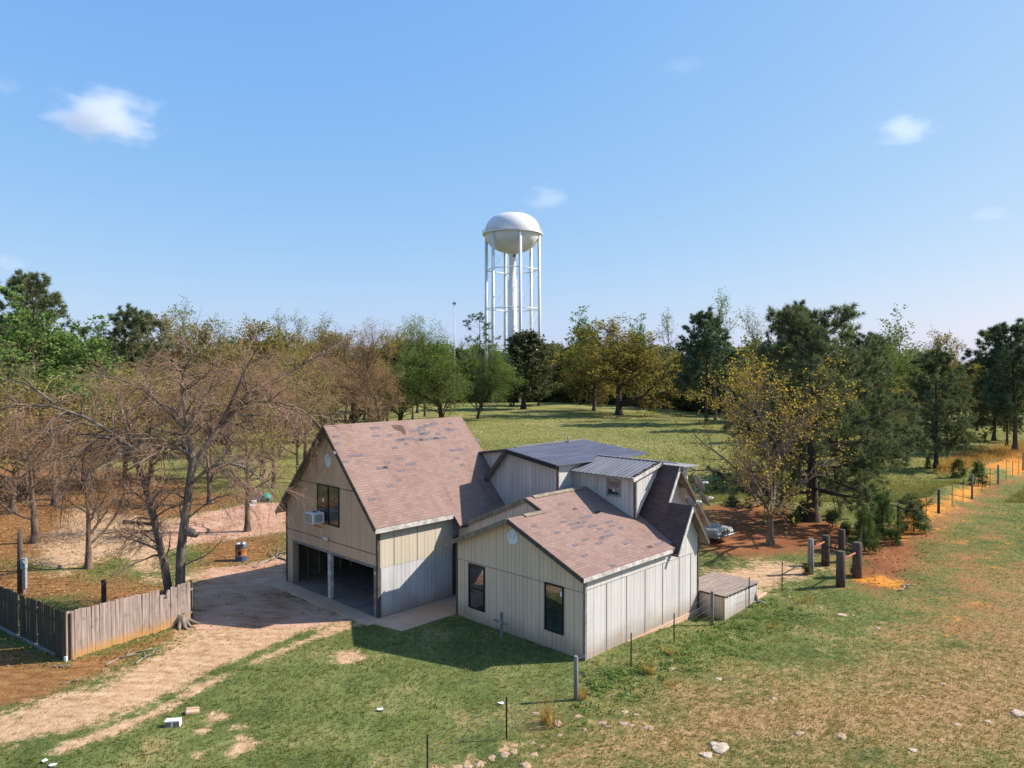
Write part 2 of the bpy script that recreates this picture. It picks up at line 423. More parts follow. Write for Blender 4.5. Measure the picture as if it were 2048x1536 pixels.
MASK_POLY = {
 'sand': [([(-60,1440),(60,1400),(200,1352),(300,1300),(370,1258),(420,1244),(560,1246),(700,1238),(735,1246),(690,1262),(560,1300),(430,1352),(300,1410),(150,1462),(-60,1520)], 0.8),
          ([(1430,1140),(1560,1118),(1640,1140),(1560,1176),(1500,1180),(1440,1160)], 1.5),
          ([(150,1010),(330,1040),(470,1012),(575,1003),(575,1060),(430,1070),(330,1105),(290,1160),(388,1170),(388,1240),(570,1240),(575,1175),(440,1130),(330,1160),(280,1140),(240,1105),(120,1150),(60,1120)], 1.2)],
 'yard': [([(385,1255),(392,1165),(420,1140),(575,1112),(580,1190),(715,1240),(640,1250),(520,1256)], 0.9),
          ([(330,1052),(470,1012),(575,1003),(575,1062),(460,1078),(340,1092)], 1.0)],
 'litter': [([(-300,905),(100,930),(300,945),(420,985),(560,985),(480,1015),(330,1048),(240,1105),(180,1150),(60,1130),(-300,1160)], 3.0),
            ([(400,1078),(575,1062),(580,1112),(440,1140),(392,1165),(380,1120)], 1.6),([(110,1170),(250,1150),(390,1165),(390,1235),(200,1250),(130,1215)], 2.2),
            ([(-200,1110),(60,1130),(250,1165),(150,1190),(60,1200),(-200,1190)], 1.5),
            ([(-100,1250),(140,1325),(390,1248),(380,1262),(250,1330),(100,1400),(-100,1440)], 0.8)],
 'red': [([(1690,1120),(1745,1055),(1800,1040),(1870,1010),(1960,970),(2010,955),(2060,950),(1980,1000),(1930,1040),(1880,1080),(1850,1120),(1830,1170),(1760,1190),(1700,1170)], 3.2),([(1402,1012),(1500,1000),(1640,1035),(1735,1065),(1700,1100),(1575,1112),(1480,1120),(1400,1105)], 1.8),
         ([(1690,1165),(1705,1100),(1745,1055),(1800,1075),(1850,1090),(1820,1150),(1790,1185),(1740,1182)], 1.2)],
 'orange': [([(1775,1070),(1800,1025),(1825,1000),(1850,995),(1868,1005),(1905,985),(1950,962),(1985,945),(1990,960),(1960,985),(1900,1018),(1845,1040),(1800,1080)], 1.0),([(2010,948),(2030,930),(2110,905),(2110,925),(2045,952)], .8),
            ([(1690,1158),(1760,1150),(1812,1168),(1800,1180),(1720,1166)], 0.8),
            ([(1960,935),(2120,870),(2120,905),(1990,945)], 1.0)],
 'straw': [([(1885,925),(1950,900),(2120,878),(2120,918),(1960,935),(1890,945)], 2.0)],
 'dry': [([(930,1580),(1040,1470),(1170,1420),(1290,1350),(1430,1330),(1600,1330),(1800,1260),(1900,1140),(2300,1080),(2300,1600)], 4.5)],
}
masks = {k: np.zeros(FX.shape) for k in MASK_POLY}
near = (FY < 140) & (np.abs(FX) < 120) & (FY > 8)
for k, lst in MASK_POLY.items():
    for poly, w in lst:
        v = np.zeros(FX.shape); v[near] = soft(sdf(gp(poly), FX[near], FY[near]), w)
        masks[k] = np.maximum(masks[k], v)
rust = np.zeros(FX.shape); rust[near] = soft(sdf(gp([(1720,1180),(1800,1060),(1900,1030),(2120,1040),(2120,1330),(1900,1300),(1760,1240)]), FX[near], FY[near]), 4.0)
masks['red'] = np.maximum(masks['red'], rust * .52)
lit_ = np.zeros(FX.shape); lit_[near] = soft(sdf(gp([(-60,1470),(80,1390),(230,1320),(330,1270),(400,1258),(420,1290),(300,1350),(150,1420),(-60,1500)]), FX[near], FY[near]), 1.2)
masks['litter'] = np.maximum(masks['litter'], lit_ * .62); masks['sand'] *= (1 - .42 * lit_)
masks['dry'] *= 1.04; masks['litter'] *= .88
# wheel tracks, bare spots
track = gp([(760,1238),(715,1247),(600,1283),(475,1332),(380,1385),(300,1432),(225,1462),(125,1497)])
v = np.zeros(FX.shape); v[near] = np.clip(1.0 - pdist(track, FX[near], FY[near]) / 0.8, 0, 1); masks['sand'] = np.maximum(masks['sand'], v * 0.9)
strip = gp([(650,1252),(560,1290),(470,1330),(440,1345)])
v = np.zeros(FX.shape); v[near] = np.clip(1.0 - pdist(strip, FX[near], FY[near]) / 0.55, 0, 1); masks['sand'] *= (1 - 0.75 * v)
for (px, py, r) in [(410,1462,.5),(475,1455,.5),(440,1438,.6),(430,1430,.5),(478,1500,.55),(496,1490,.5),(485,1475,.4),(402,1508,.35),(700,1312,.8),(690,1322,.5),(310,1420,.45),(1010,1500,.5),(940,1525,.6),(880,1545,.6),(1015,1490,.4),(1690,1230,.3)]:
    c = at(px, py); v = np.clip(1.15 - np.hypot(FX - c[0], (FY - c[1]) * 0.8) / r, 0, 1); masks['sand'] = np.maximum(masks['sand'], v * 0.78); masks['red'] = np.maximum(masks['red'], v * 0.5)
for (px, py, r) in [(1900,1235,.9),(1960,1205,.7),(1935,1085,1.2),(2010,1090,1.6),(1985,1120,1.0),(1880,1195,.8),(1870,1060,1.4),(1940,1040,1.4),(1890,1270,.5),(1990,1135,.8)]:
    c = at(px, py); v = np.clip(1.1 - np.hypot((FX - c[0]) * 0.7, (FY - c[1]) * 0.9) / r, 0, 1); masks['orange'] = np.maximum(masks['orange'], v * 0.56)

ii = np.arange(len(gx) * len(gy)).reshape(len(gx), len(gy))
gq = np.stack([ii[:-1, :-1], ii[1:, :-1], ii[1:, 1:], ii[:-1, 1:]], -1).reshape(-1, 4)
gme = mesh_np('ground', np.stack([FX, FY, GZ.ravel()], 1), gq, attrs=masks, smooth_q=True)

def ground_mat():
    m = NT('ground_mat'); o = m.obj()
    n_big = m.noise(o, 0.06, 5, 0.6); n_mid = m.noise(o, 0.45, 6, 0.6); n_f = m.noise(o, 3.5, 6, 0.65); n_ff = m.noise(o, 16, 4, 0.6)
    n_st = m.noise(m.mapping(o, (1.2, 3.5, 1), (0, 0, 0.5)), 1.0, 5, 0.6)
    n_edge = m.math('ADD', m.math('ADD', m.math('MULTIPLY', n_mid, 0.42), m.math('MULTIPLY', n_f, 0.33)), m.math('MULTIPLY', n_ff, 0.25))
    def a(name, spread=0.9, lo=0.4, hi=0.62, n=None):
        nn = n or n_edge
        t = m.math('ADD', m.attr(name), m.math('MULTIPLY', m.math('SUBTRACT', nn, 0.5), spread * 1.6))
        return m.math('MULTIPLY', m.step(t, lo, hi), m.step(m.attr(name), 0.0, 0.08))
    g = m.ramp(m.math('ADD', m.math('MULTIPLY', n_mid, 0.6), m.math('MULTIPLY', n_f, 0.4)),
               [(0.32, (0.052, 0.074, 0.022)), (0.5, (0.132, 0.152, 0.044)), (0.64, (0.25, 0.225, 0.088))])
    far = m.ramp(m.math('ADD', m.math('MULTIPLY', n_big, 0.6), m.math('MULTIPLY', n_mid, 0.4)),
               [(0.3, (0.125, 0.148, 0.038)), (0.5, (0.215, 0.205, 0.065)), (0.68, (0.36, 0.285, 0.12))])
    y = m.n('SeparateXYZ', {0: o}).outputs[1]
    g = m.mix(m.step(y, 40, 70), g, far)
    dryc = m.ramp(m.math('ADD', m.math('MULTIPLY', n_f, 0.6), m.math('MULTIPLY', n_ff, 0.4)),
               [(0.32, (0.11, 0.060, 0.024)), (0.5, (0.31, 0.175, 0.076)), (0.66, (0.52, 0.325, 0.17))])
    c = m.mix(m.math('MULTIPLY', m.math('ADD', a('dry', 1.8, 0.35, 1.05), 0.0), 0.9), g, dryc)
    # scattered thin places in every lawn
    c = m.mix(m.math('MULTIPLY', m.step(n_mid, 0.60, 0.74), 0.55), c, dryc)
    lit = m.ramp(m.math('ADD', m.math('MULTIPLY', n_st, 0.6), m.math('MULTIPLY', n_ff, 0.4)),
               [(0.3, (0.10, 0.045, 0.018)), (0.5, (0.245, 0.115, 0.042)), (0.7, (0.42, 0.24, 0.10))])
    c = m.mix(a('litter', 1.6, 0.25, 0.8), c, lit)
    strw = m.ramp(n_f, [(0.3, (0.28, 0.16, 0.06)), (0.7, (0.5, 0.32, 0.13))])
    c = m.mix(a('straw', 0.8, 0.3, 0.7), c, strw)
    red = m.ramp(m.math('ADD', m.math('MULTIPLY', n_mid, 0.5), m.math('MULTIPLY', n_ff, 0.5)),
               [(0.32, (0.12, 0.042, 0.018)), (0.52, (0.26, 0.10, 0.040)), (0.7, (0.44, 0.215, 0.095))])
    c = m.mix(a('red', 1.9, 0.30, 0.85), c, red)
    sand = m.ramp(m.math('ADD', m.math('MULTIPLY', n_st, 0.5), m.math('MULTIPLY', n_f, 0.5)),
               [(0.3, (0.24, 0.125, 0.055)), (0.46, (0.43, 0.26, 0.14)), (0.66, (0.62, 0.425, 0.265))])
    c = m.mix(m.math('MULTIPLY', a('sand', 2.0, 0.30, 0.72), m.step(m.math('ADD', n_edge, m.math('MULTIPLY', m.attr('sand'), 0.22)), 0.50, 0.66)), c, sand)
    
    yard = m.ramp(m.math('ADD', m.math('MULTIPLY', n_mid, 0.5), m.math('MULTIPLY', n_st, 0.5)),
               [(0.34, (0.28, 0.125, 0.065)), (0.5, (0.50, 0.285, 0.18)), (0.66, (0.60, 0.395, 0.295))])
    c = m.mix(a('yard', 1.3, 0.30, 0.62), c, yard)
    org = m.ramp(m.math('ADD', m.math('MULTIPLY', n_f, 0.6), m.math('MULTIPLY', n_mid, 0.4)),
               [(0.3, (0.34, 0.115, 0.018)), (0.5, (0.56, 0.215, 0.032)), (0.7, (0.64, 0.32, 0.085))])
    c = m.mix(a('orange', 1.9, 0.40, 0.75), c, org)
    c = m.mix(m.math('MULTIPLY', m.step(n_ff, 0.56, 0.74), 0.35), c, (0.05, 0.04, 0.02))
    h = m.math('ADD', m.math('MULTIPLY', n_f, 0.6), m.math('MULTIPLY', n_ff, 0.4))
    m.bsdf(c, 0.98, 0, h, 0.9, 0.10, 0.08)
    return m.mat
ground = link_mesh('ground', gme, ground_mat()); setp(ground, 'grassy farm meadow with bare sandy drive, red dirt and leaf litter', None, None, 'structure')

def mask_at(x, y):
    """mask values near points (nearest grid vertex)"""
    i = np.clip(np.searchsorted(gx, x), 0, len(gx) - 1); j = np.clip(np.searchsorted(gy, y), 0, len(gy) - 1)
    k = i * len(gy) + j
    return {n: v[k] for n, v in masks.items()}

# ================================================================ HOUSE
TH = math.radians(44.1)
HC = np.array([CAM_H * 0, 0, 0.0]); d_ = ray(1170, 1321); t_ = -CAM_H / d_[2]; HC = np.array([d_[0] * t_, d_[1] * t_, 0])
# house axes: local x runs along the right wall away from the camera, local y runs left and away
HOUSE_RZ = PI / 2 - TH
house = empty('house', HC, HOUSE_RZ, 'rambling tan plywood house with brown shingle roofs and an open two bay garage', 'house')
EU = np.array([math.sin(TH), math.cos(TH), 0]); EV = np.array([-math.cos(TH), math.sin(TH), 0])
def HW(u, v, z=0): return HC + EU * u + EV * v + np.array([0, 0, z])

def wall_poly(axis, c, poly, mat, t=0.12, name='wall', inward=1):
    """axis 0: plane x=c with (y,z) outline, axis 1: plane y=c with (x,z) outline; t goes inward"""
    b = MB()
    if axis == 0: b.prism([(c, p, q) for p, q in poly], (t * inward, 0, 0))
    else: b.prism([(p, c, q) for p, q in poly], (0, t * inward, 0))
    return b.build(name, mat, house)

def roof_slab(poly, zf, axis, mats, t=0.11, name='roof', patches=(), edge_mi=1):
    """poly in plan; zf(x,y) height; axis: 0 = slope runs along y (courses along x), 1 = slope runs along x"""
    b = MB()
    def uv(p):
        if axis == 0: s = zf(0, 1) - zf(0, 0); return (p[0], p[1] * math.sqrt(1 + s * s) * (1 if s > 0 else -1))
        s = zf(1, 0) - zf(0, 0); return (p[1], p[0] * math.sqrt(1 + s * s) * (1 if s > 0 else -1))
    top = [(x, y, zf(x, y)) for x, y in poly]; n = len(poly)
    bot = [(x, y, z - t) for x, y, z in top]
    b.add(top, [tuple(range(n))], 0, uv); b.add(bot, [tuple(range(n))[::-1]], edge_mi, uv)
    for i in range(n):
        j = (i + 1) % n
        b.add([top[i], top[j], bot[j], bot[i]], [(0, 1, 2, 3)], edge_mi, uv)
    for (x, y, lx, ly, mi) in patches:       # replaced shingles, each a few millimetres proud
        x0, x1, y0, y1 = x - lx / 2, x + lx / 2, y - ly / 2, y + ly / 2
        c = [(x0, y0), (x1, y0), (x1, y1), (x0, y1)]
        lo = [(p, q, zf(p, q) + 0.001) for p, q in c]; hi = [(p, q, zf(p, q) + 0.009) for p, q in c]
        b.add(lo + hi, [(4, 5, 6, 7), (0, 1, 5, 4), (1, 2, 6, 5), (2, 3, 7, 6), (3, 0, 4, 7)], mi, uv)
    return b.build(name, mats, house)

def on_plane(px, py, zf):
    """house-local (u,v) where the pixel ray meets the roof plane z = zf(u,v)"""
    d = ray(px, py); a = zf(1, 0) - zf(0, 0); bq = zf(0, 1) - zf(0, 0); c = zf(0, 0)
    o = np.array([0, 0, CAM_H]) - HC
    ou, ov, oz = o @ EU, o @ EV, o[2]; du, dv, dz = d @ EU, d @ EV, d[2]
    t = (a * ou + bq * ov + c - oz) / (dz - a * du - bq * dv)
    return ou + du * t, ov + dv * t

# ---- garage
GF, GR, GL, GPK, GZP, GS = -2.5, 8.58, 15.9, 12.15, 7.6, 1.02
HB, SEAM = 2.06, 2.55
zg = lambda v: GZP - GS * abs(v - GPK) - 0.12
# front wall in pieces round the two bays
wall_poly(0, GF, [(GR, HB), (GL, HB), (GL, SEAM), (GR, SEAM)], M['siding_gar'], name='garage_header')
W0, W1, WZ0, WZ1 = 11.35, 13.1, 3.25, 4.97
wall_poly(0, GF, [(GR, SEAM + .004), (GL, SEAM + .004), (GL, zg(GL)), (GPK, zg(GPK)), (GR, zg(GR))], M['siding_gar'], name='gable_wall')
wall_poly(0, GF, [(15.32, 0), (GL, 0), (GL, HB - .003), (15.32, HB - .003)], M['siding_gar'], t=0.3, name='garage_jamb')
wall_poly(0, GF - 0.01, [(12.08, 0.04), (12.3, 0.04), (12.3, HB + .02), (12.08, HB + .02)], M['white_trim'], t=0.16, name='garage_post')
wall_poly(0, GF, [(GR, 0.04), (GR + .3, 0.04), (GR + .3, HB - .003), (GR, HB - .003)], M['grey_trim'], t=0.16, name='garage_jamb')
b = MB(); b.box((GF - .03, GR - .03, 0.03), (GF + .09, GR + .1, 3.6)); b.build('corner_board', M['dark_trim'], house)
b = MB(); b.box((GF - .02, GL - .08, 0.02), (GF + .08, GL + .03, 3.7)); b.build('corner_board', M['dark_trim'], house)
b = MB(); b.box((GF - .022, GR + .12, HB - .07), (GF - .002, 15.3, HB + .03)); b.build('header_trim', M['grey_trim'], house)
for zz in (SEAM, 4.93):
    y0 = GR + .1 if zz < 3 else GPK - (GZP - zz - .12) / GS; y1 = GL - .1 if zz < 3 else GPK + (GZP - zz - .12) / GS
    b = MB(); b.box((GF - .012, y0, zz - .012), (GF - .001, y1, zz + .014)); b.build('seam_strip', M['dark_trim'], house)
# right garage wall: grey lower sheet, tan upper strip
wall_poly(1, GR, [(GF, 0.02), (1.45, 0.02), (1.45, 2.0), (GF, 2.0)], M['siding_grey'])
wall_poly(1, GR - .008, [(GF, 2.004), (1.45, 2.004), (1.45, 3.62), (GF, 3.62)], M['siding_tan'])
for uu in (-1.7, -0.5):
    b = MB(); b.box((uu, GR - .018, 2.02), (uu + .02, GR - .009, 3.5)); b.build('seam_strip', M['grey_trim'], house)
wall_poly(1, GL, [(GF, 0), (5.0, 0), (5.0, zg(GL)), (GF, zg(GL))], M['siding_grey'], inward=-1)
wall_poly(0, 5.0, [(GR, 0), (GL, 0), (GL, zg(GL)), (GPK, zg(GPK)), (GR, zg(GR))], M['siding_gar'], inward=-1)
wall_poly(1, GR + .13, [(1.45, 0), (4.9, 0), (4.9, 3.5), (1.45, 3.5)], M['siding_grey'])
# inside of the bays
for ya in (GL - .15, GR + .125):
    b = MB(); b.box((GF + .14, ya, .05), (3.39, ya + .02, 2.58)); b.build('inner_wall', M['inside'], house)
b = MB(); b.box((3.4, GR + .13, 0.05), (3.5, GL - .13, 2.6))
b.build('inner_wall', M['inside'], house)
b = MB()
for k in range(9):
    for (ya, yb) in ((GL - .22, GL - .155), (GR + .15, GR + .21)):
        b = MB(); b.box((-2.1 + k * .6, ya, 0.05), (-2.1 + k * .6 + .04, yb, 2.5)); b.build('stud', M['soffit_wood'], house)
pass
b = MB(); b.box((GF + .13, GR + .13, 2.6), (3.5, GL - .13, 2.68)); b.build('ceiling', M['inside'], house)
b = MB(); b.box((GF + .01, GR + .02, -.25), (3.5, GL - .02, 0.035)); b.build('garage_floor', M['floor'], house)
b = MB(); b.box((-1.2, GL - .30, 1.35), (-.75, GL - .23, 1.8)); b.build('wall_box', M['galv'], house, 0.01)

gz_r = lambda u, v: GZP - GS * (GPK - v)
gz_l = lambda u, v: GZP - GS * (v - GPK)
gpatch = []
for (x, y, l, mi) in [(750,856,.9,2),(752,872,.6,2),(780,871,.5,2),(812,878,1.5,2),(850,866,1.1,2),(847,869,.8,2),(830,862,1.0,2),(868,848,.7,2),(856,851,.8,2),(845,854,.9,2),(895,858,.6,2),(902,860,.8,2),
    (876,868,.5,2),(858,878,1.9,2),(880,876,1.3,2),(800,881,.8,2),(790,896,.5,2),(812,888,.4,2),(712,911,1.2,2),(800,918,.5,2),(775,925,.5,2),(770,935,.4,2),(765,936,1.0,2),(822,928,.9,2),(798,960,.5,2),(803,941,.5,2),
    (780,972,.5,2),(744,998,.6,2),(672,873,.6,2),(675,887,.5,2),(672,905,.4,2),(690,923,.4,2),(912,900,1.3,2),(925,930,.4,2),(955,880,.5,2),(900,846,.4,2),(915,916,.5,2),(842,859,.8,2),(838,880,.8,2)]:
    u, v = on_plane(x, y, gz_r); gpatch.append((u, v, l * .62, 0.098, mi))
roof_slab([(-2.78, GPK), (5.2, GPK), (5.2, 7.7), (1.3, 7.9), (1.3, 8.33), (-2.78, 8.33)], gz_r, 0, [M['shingle'], M['dark_trim'], M['slate_patch']], patches=gpatch)
roof_slab([(-2.78, GPK), (-2.78, 16.35), (5.2, 16.35), (5.2, GPK)], gz_l, 0, [M['shingle'], M['soffit_wood']])
# the hole worn in the shingles
pts = [(783,851),(797,850),(806,852),(809,859),(812,862),(811,869),(813,871),(806,868),(803,863),(795,861),(788,857)]
b = MB(); q = [on_plane(x, y, gz_r) for x, y in pts]; b.prism([(u, v, gz_r(u, v) + .002) for u, v in q], (0, -.005, .007)); b.build('worn_patch', M['felt'], house)
# rake boards and eave fascia
def rake(u, v0, z0, v1, z1, mat, w=.04, h=.17, name='rake_board', drop=.085):
    b = MB(); b.bar((u, v0, z0 - drop), (u, v1, z1 - drop), w, h, (0, 0, 1)); return b.build(name, mat, house)
rake(-2.80, GPK, GZP, 8.33, gz_r(0, 8.33), M['dark_trim'])
rake(-2.80, GPK, GZP, 16.35, gz_l(0, 16.35), M['dark_trim'])
b = MB(); b.box((-2.82, 8.285, gz_r(0, 8.33) - .19), (1.32, 8.325, gz_r(0, 8.33) - .012)); b.build('eave_fascia', M['white_trim'], house)

# ---- octagonal gable vents
def vent(u, v, z, ry, rz):
    b = MB(); oct_ = [(math.cos(PI / 8 + k * PI / 4), math.sin(PI / 8 + k * PI / 4)) for k in range(8)]
    out = [(u - .03, v + c * ry, z + s * rz) for c, s in oct_]
    b.prism(out, (.03, 0, 0))
    o = b.build('vent', M['white'], house)
    s_ = MB()
    for k in range(7):
        zz = z - rz * .72 + k * rz * .24
        hw = ry * min(.86, 1.28 - abs(zz - z) / rz)
        s_.bar((u - .04, v - hw * .92, zz), (u - .04, v + hw * .92, zz), .012, rz * .13, (0.5, 0, 1))
    s_.build('louvre', M['white'], o)
    return o
vent(GF, 12.2, 6.05, .26, .30)

# ---- windows
def window(u, v0, v1, z0, z1, kind, frame='black_frame', axis=0, fw=.06):
    b = MB()
    fr = [((v0, z0), (v1, z0 + fw)), ((v0, z1 - fw), (v1, z1)), ((v0, z0 + fw), (v0 + fw, z1 - fw)), ((v1 - fw, z0 + fw), (v1, z1 - fw))]
    for (a, c), (d, e) in fr: b.box((u - .045, a, c), (u - .001, d, e))
    o = b.build('window', M[frame], house)
    if kind == 'hung':
        zm = z0 + (z1 - z0) * .46
        b = MB(); b.box((u - .04, v0 + fw + .002, zm - .03), (u - .004, v1 - fw - .002, zm + .03)); b.build('sash_rail', M[frame], o)
        panes = [((v0 + fw, z0 + fw), (v1 - fw, zm - .03), .012), ((v0 + fw, zm + .03), (v1 - fw, z1 - fw), .026)]
    elif kind == 'slide':
        vm = (v0 + v1) / 2
        b = MB(); b.box((u - .04, vm - .03, z0 + fw + .002), (u - .004, vm + .03, z1 - fw - .002)); b.build('sash_rail', M[frame], o)
        panes = [((v0 + fw, z0 + fw), (vm - .03, z1 - fw), .012), ((vm + .03, z0 + fw), (v1 - fw, z1 - fw), .026)]
    for (a, c), (d, e), pr in panes:
        b = MB(); b.box((u - pr, a, c), (u - pr + .008, d, e)); b.build('pane', M['glass'], o)
    return o
wg = window(GF, W0, W1, WZ0, WZ1, 'slide')
b = MB(); b.box((GF - .031, 12.55, 4.2), (GF - .028, 12.67, 4.36)); b.build('sticker', M['paper'], wg)
w1 = window(0, 4.98, 5.9, .50, 2.28, 'hung'); w2 = window(0, .95, 1.84, .63, 2.36, 'hung')
b = MB(); b.box((-.031, 1.02, 1.98), (-.028, 1.10, 2.16)); b.build('sticker', M['paper'], w2)
b = MB(); b.box((-.031, 5.06, 2.0), (-.028, 5.12, 2.14)); b.build('sticker', M['paper'], w1)

# ---- front wing
zr = lambda u, v: 4.46 - 0.42 * (3.45 - v)
zl1 = lambda u, v: 4.46 - 0.42 * (v - 3.45)
zl2 = lambda u, v: 4.86 - 0.42 * (v - 4.4)
wall_poly(0, 0, [(0, -.12), (6.65, -.15), (6.65, 2.335), (0, 2.335)], M['siding_front'], t=.12)
wall_poly(0, -.008, [(-.004, 2.339), (6.654, 2.339), (6.65, zl1(0, 6.65) - .12), (3.45, 4.34), (-.004, zr(0, 0) - .12)], M['siding_front'], t=.12, name='gable_wall')
vent(-.008, 3.45, 3.72, .29, .31)
b = MB(); b.box((-.018, .08, 2.325), (-.009, 6.6, 2.345)); b.build('seam_strip', M['grey_trim'], house)
b = MB(); b.box((-.03, -.03, -.1), (.07, .07, 2.86)); b.build('corner_board', M['grey_trim'], house)
b = MB(); b.box((-.02, 6.58, -.12), (.08, 6.68, 2.95)); b.build('corner_board', M['dark_trim'], house)
wall_poly(1, 6.65, [(.12, -.1), (1.75, -.1), (1.75, 3.0), (.12, 3.0)], M['siding_grey'], inward=-1)
# right wall with the small gable at its far end
UE = 7.6
wall_poly(1, 0, [(.121, -.12), (UE, -.36), (UE, 2.44), (.121, 2.44)], M['siding_side'])
wall_poly(1, -.008, [(.0, 2.444), (UE, 2.444), (UE, 3.05), (6.6, 4.32), (5.72, 2.86), (.0, 2.86)], M['siding_side'], name='gable_wall')
for uu in (1.22, 2.44, 3.66, 4.88, 6.1, 7.0):
    b = MB(); b.box((uu - .012, -.014, -.1), (uu + .012, -.001, 2.43)); b.build('seam_strip', M['grey_trim'], house)
b = MB(); b.box((.07, -.022, 2.43), (UE, -.009, 2.452)); b.build('seam_strip', M['white_trim'], house)
b = MB(); b.box((UE - .07, -.03, -.36), (UE + .03, .07, 3.0)); b.build('corner_board', M['dark_trim'], house)
b = MB(); b.box((-.02, -.05, -.3), (UE + .02, 0.05, -.02)); b.box((-.05, .051, -.3), (.05, 6.66, -.1)); b.build('foundation', M['concrete'], house)

wp = []
for (x, y, l, mi) in [(1122,1008,.6,2),(1068,1052,.5,2),(1128,1044,.5,2),(1172,1034,1.2,2),(1165,1045,.9,2),(1155,1055,1.1,2),(1185,1052,1.0,2),(1148,1047,.9,2),(1220,1044,.7,2),(1224,1052,.5,2),(1200,1058,.5,2),(1215,1063,.5,2),(1242,1056,.4,2),
    (1214,1072,1.3,2),(1204,1077,.4,2),(1116,1065,.5,2),(1171,1079,.5,2),(1151,1090,.5,2),(1198,1086,.5,2),(1252,1087,.45,2),(1318,1087,.9,2),(1170,1111,.5,2),(1226,1131,.5,2),(1195,1024,.6,3),(1150,1018,.4,3),(1300,1094,.5,3)]:
    u, v = on_plane(x, y, zr); wp.append((u, v, l * .62, .125, mi))
roof_slab([(-.3, -.17), (5.55, -.17), (5.55, .1), (7.2, .1), (7.2, 4.4), (1.72, 4.4), (1.72, 3.45), (-.3, 3.45)], zr, 0, [M['shingle'], M['dark_trim'], M['slate_patch'], M['felt']], patches=wp)
roof_slab([(-.3, 3.452), (1.72, 3.452), (1.72, 7.12), (-.3, 7.12)], zl1, 0, [M['shingle'], M['soffit_wood']])
roof_slab([(1.72, 4.402), (4.6, 4.402), (4.6, 9.0), (1.72, 8.55)], zl2, 0, [M['shingle'], M['soffit_wood']])
rake(-.32, 3.45, 4.46, -.17, zr(0, -.17), M['dark_trim'])
rake(-.32, 3.45, 4.46, 7.14, zl1(0, 7.14), M['soffit_wood'])
rake(1.70, 4.4, 4.86, 3.47, zr(0, 3.47), M['dark_trim'], h=.14)
rake(1.70, 4.4, 4.86, 8.5, zl2(0, 8.5), M['soffit_wood'], h=.2)
wall_poly(0, 1.76, [(3.3, 3.6), (3.47, 4.30), (4.4, 4.73), (8.5, zl2(0, 8.5) - .13), (8.5, 2.2), (6.65, 2.2)], M['siding_front'], t=.1, name='gable_wall')
wall_poly(0, 1.76, [(6.65, -.1), (8.55, -.1), (8.55, 2.196), (6.65, 2.196)], M['siding_grey'], t=.1)
b = MB(); b.box((-.32, -.205, zr(0, -.17) - .15), (5.3, -.172, zr(0, -.17) - .01)); b.build('eave_fascia', M['white_trim'], house)
# ridge caps left loose on the two ridges
def ridge_cap(u0, u1, v, z):
    b = MB(); b.prism([(u0, v - .17, z - .045), (u0, v, z + .022), (u0, v + .17, z - .05), (u0, v + .17, z - .03), (u0, v, z + .045), (u0, v - .17, z - .025)], (u1 - u0, 0, 0)); b.build('ridge_cap', M['soffit_wood'], house)
ridge_cap(.55, 1.72, 3.45, 4.46); ridge_cap(2.1, 5.2, 4.4, 4.86)

# ---- steep cross gables at the far right
zs = lambda u, v: 4.49 - 1.66 * (6.6 - u)
zb = lambda u, v: 4.49 - 1.29 * (u - 6.6)
ZP2, UP2 = zs(7.45, 0), 7.45
zb2 = lambda u, v: ZP2 - 1.13 * (u - UP2)
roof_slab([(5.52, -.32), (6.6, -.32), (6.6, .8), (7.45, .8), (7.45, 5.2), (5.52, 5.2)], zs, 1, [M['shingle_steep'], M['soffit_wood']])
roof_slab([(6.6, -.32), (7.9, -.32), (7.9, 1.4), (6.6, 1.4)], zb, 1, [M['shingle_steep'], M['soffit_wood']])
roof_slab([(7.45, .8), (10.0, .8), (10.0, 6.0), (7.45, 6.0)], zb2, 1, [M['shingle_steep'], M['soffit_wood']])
def rake2(v, u0, z0, u1, z1, mat, h=.15):
    b = MB(); b.bar((u0, v, z0 - .075), (u1, v, z1 - .075), .035, h, (0, 0, 1)); b.build('rake_board', mat, house)
rake2(-.34, 6.6, 4.49, 5.52, zs(5.52, 0), M['white_trim']); rake2(-.34, 6.6, 4.49, 7.9, zb(7.9, 0), M['dark_trim'])
rake2(.78, 7.45, ZP2, 6.62, zs(6.62, 0), M['white_trim']); rake2(.78, 7.45, ZP2, 10.0, zb2(10.0, 0), M['dark_trim'])
wall_poly(1, 1.3, [(6.0, 3.4), (7.45, 5.75), (9.8, 3.1), (9.8, -.2), (7.62, -.2), (7.62, 3.2)], M['siding_side'], name='gable_wall')
wall_poly(0, UE, [(.0, -.3), (1.3, -.3), (1.3, 3.0), (.0, 3.0)], M['siding_front'], inward=-1)
wall_poly(0, 9.8, [(1.4, -.2), (9.0, -.2), (9.0, 3.1), (1.4, 3.1)], M['siding_front'], inward=-1)
wall_poly(1, 9.0, [(5.0, -.1), (9.7, -.1), (9.7, 5.5), (5.0, 5.5)], M['siding_side'], inward=-1)

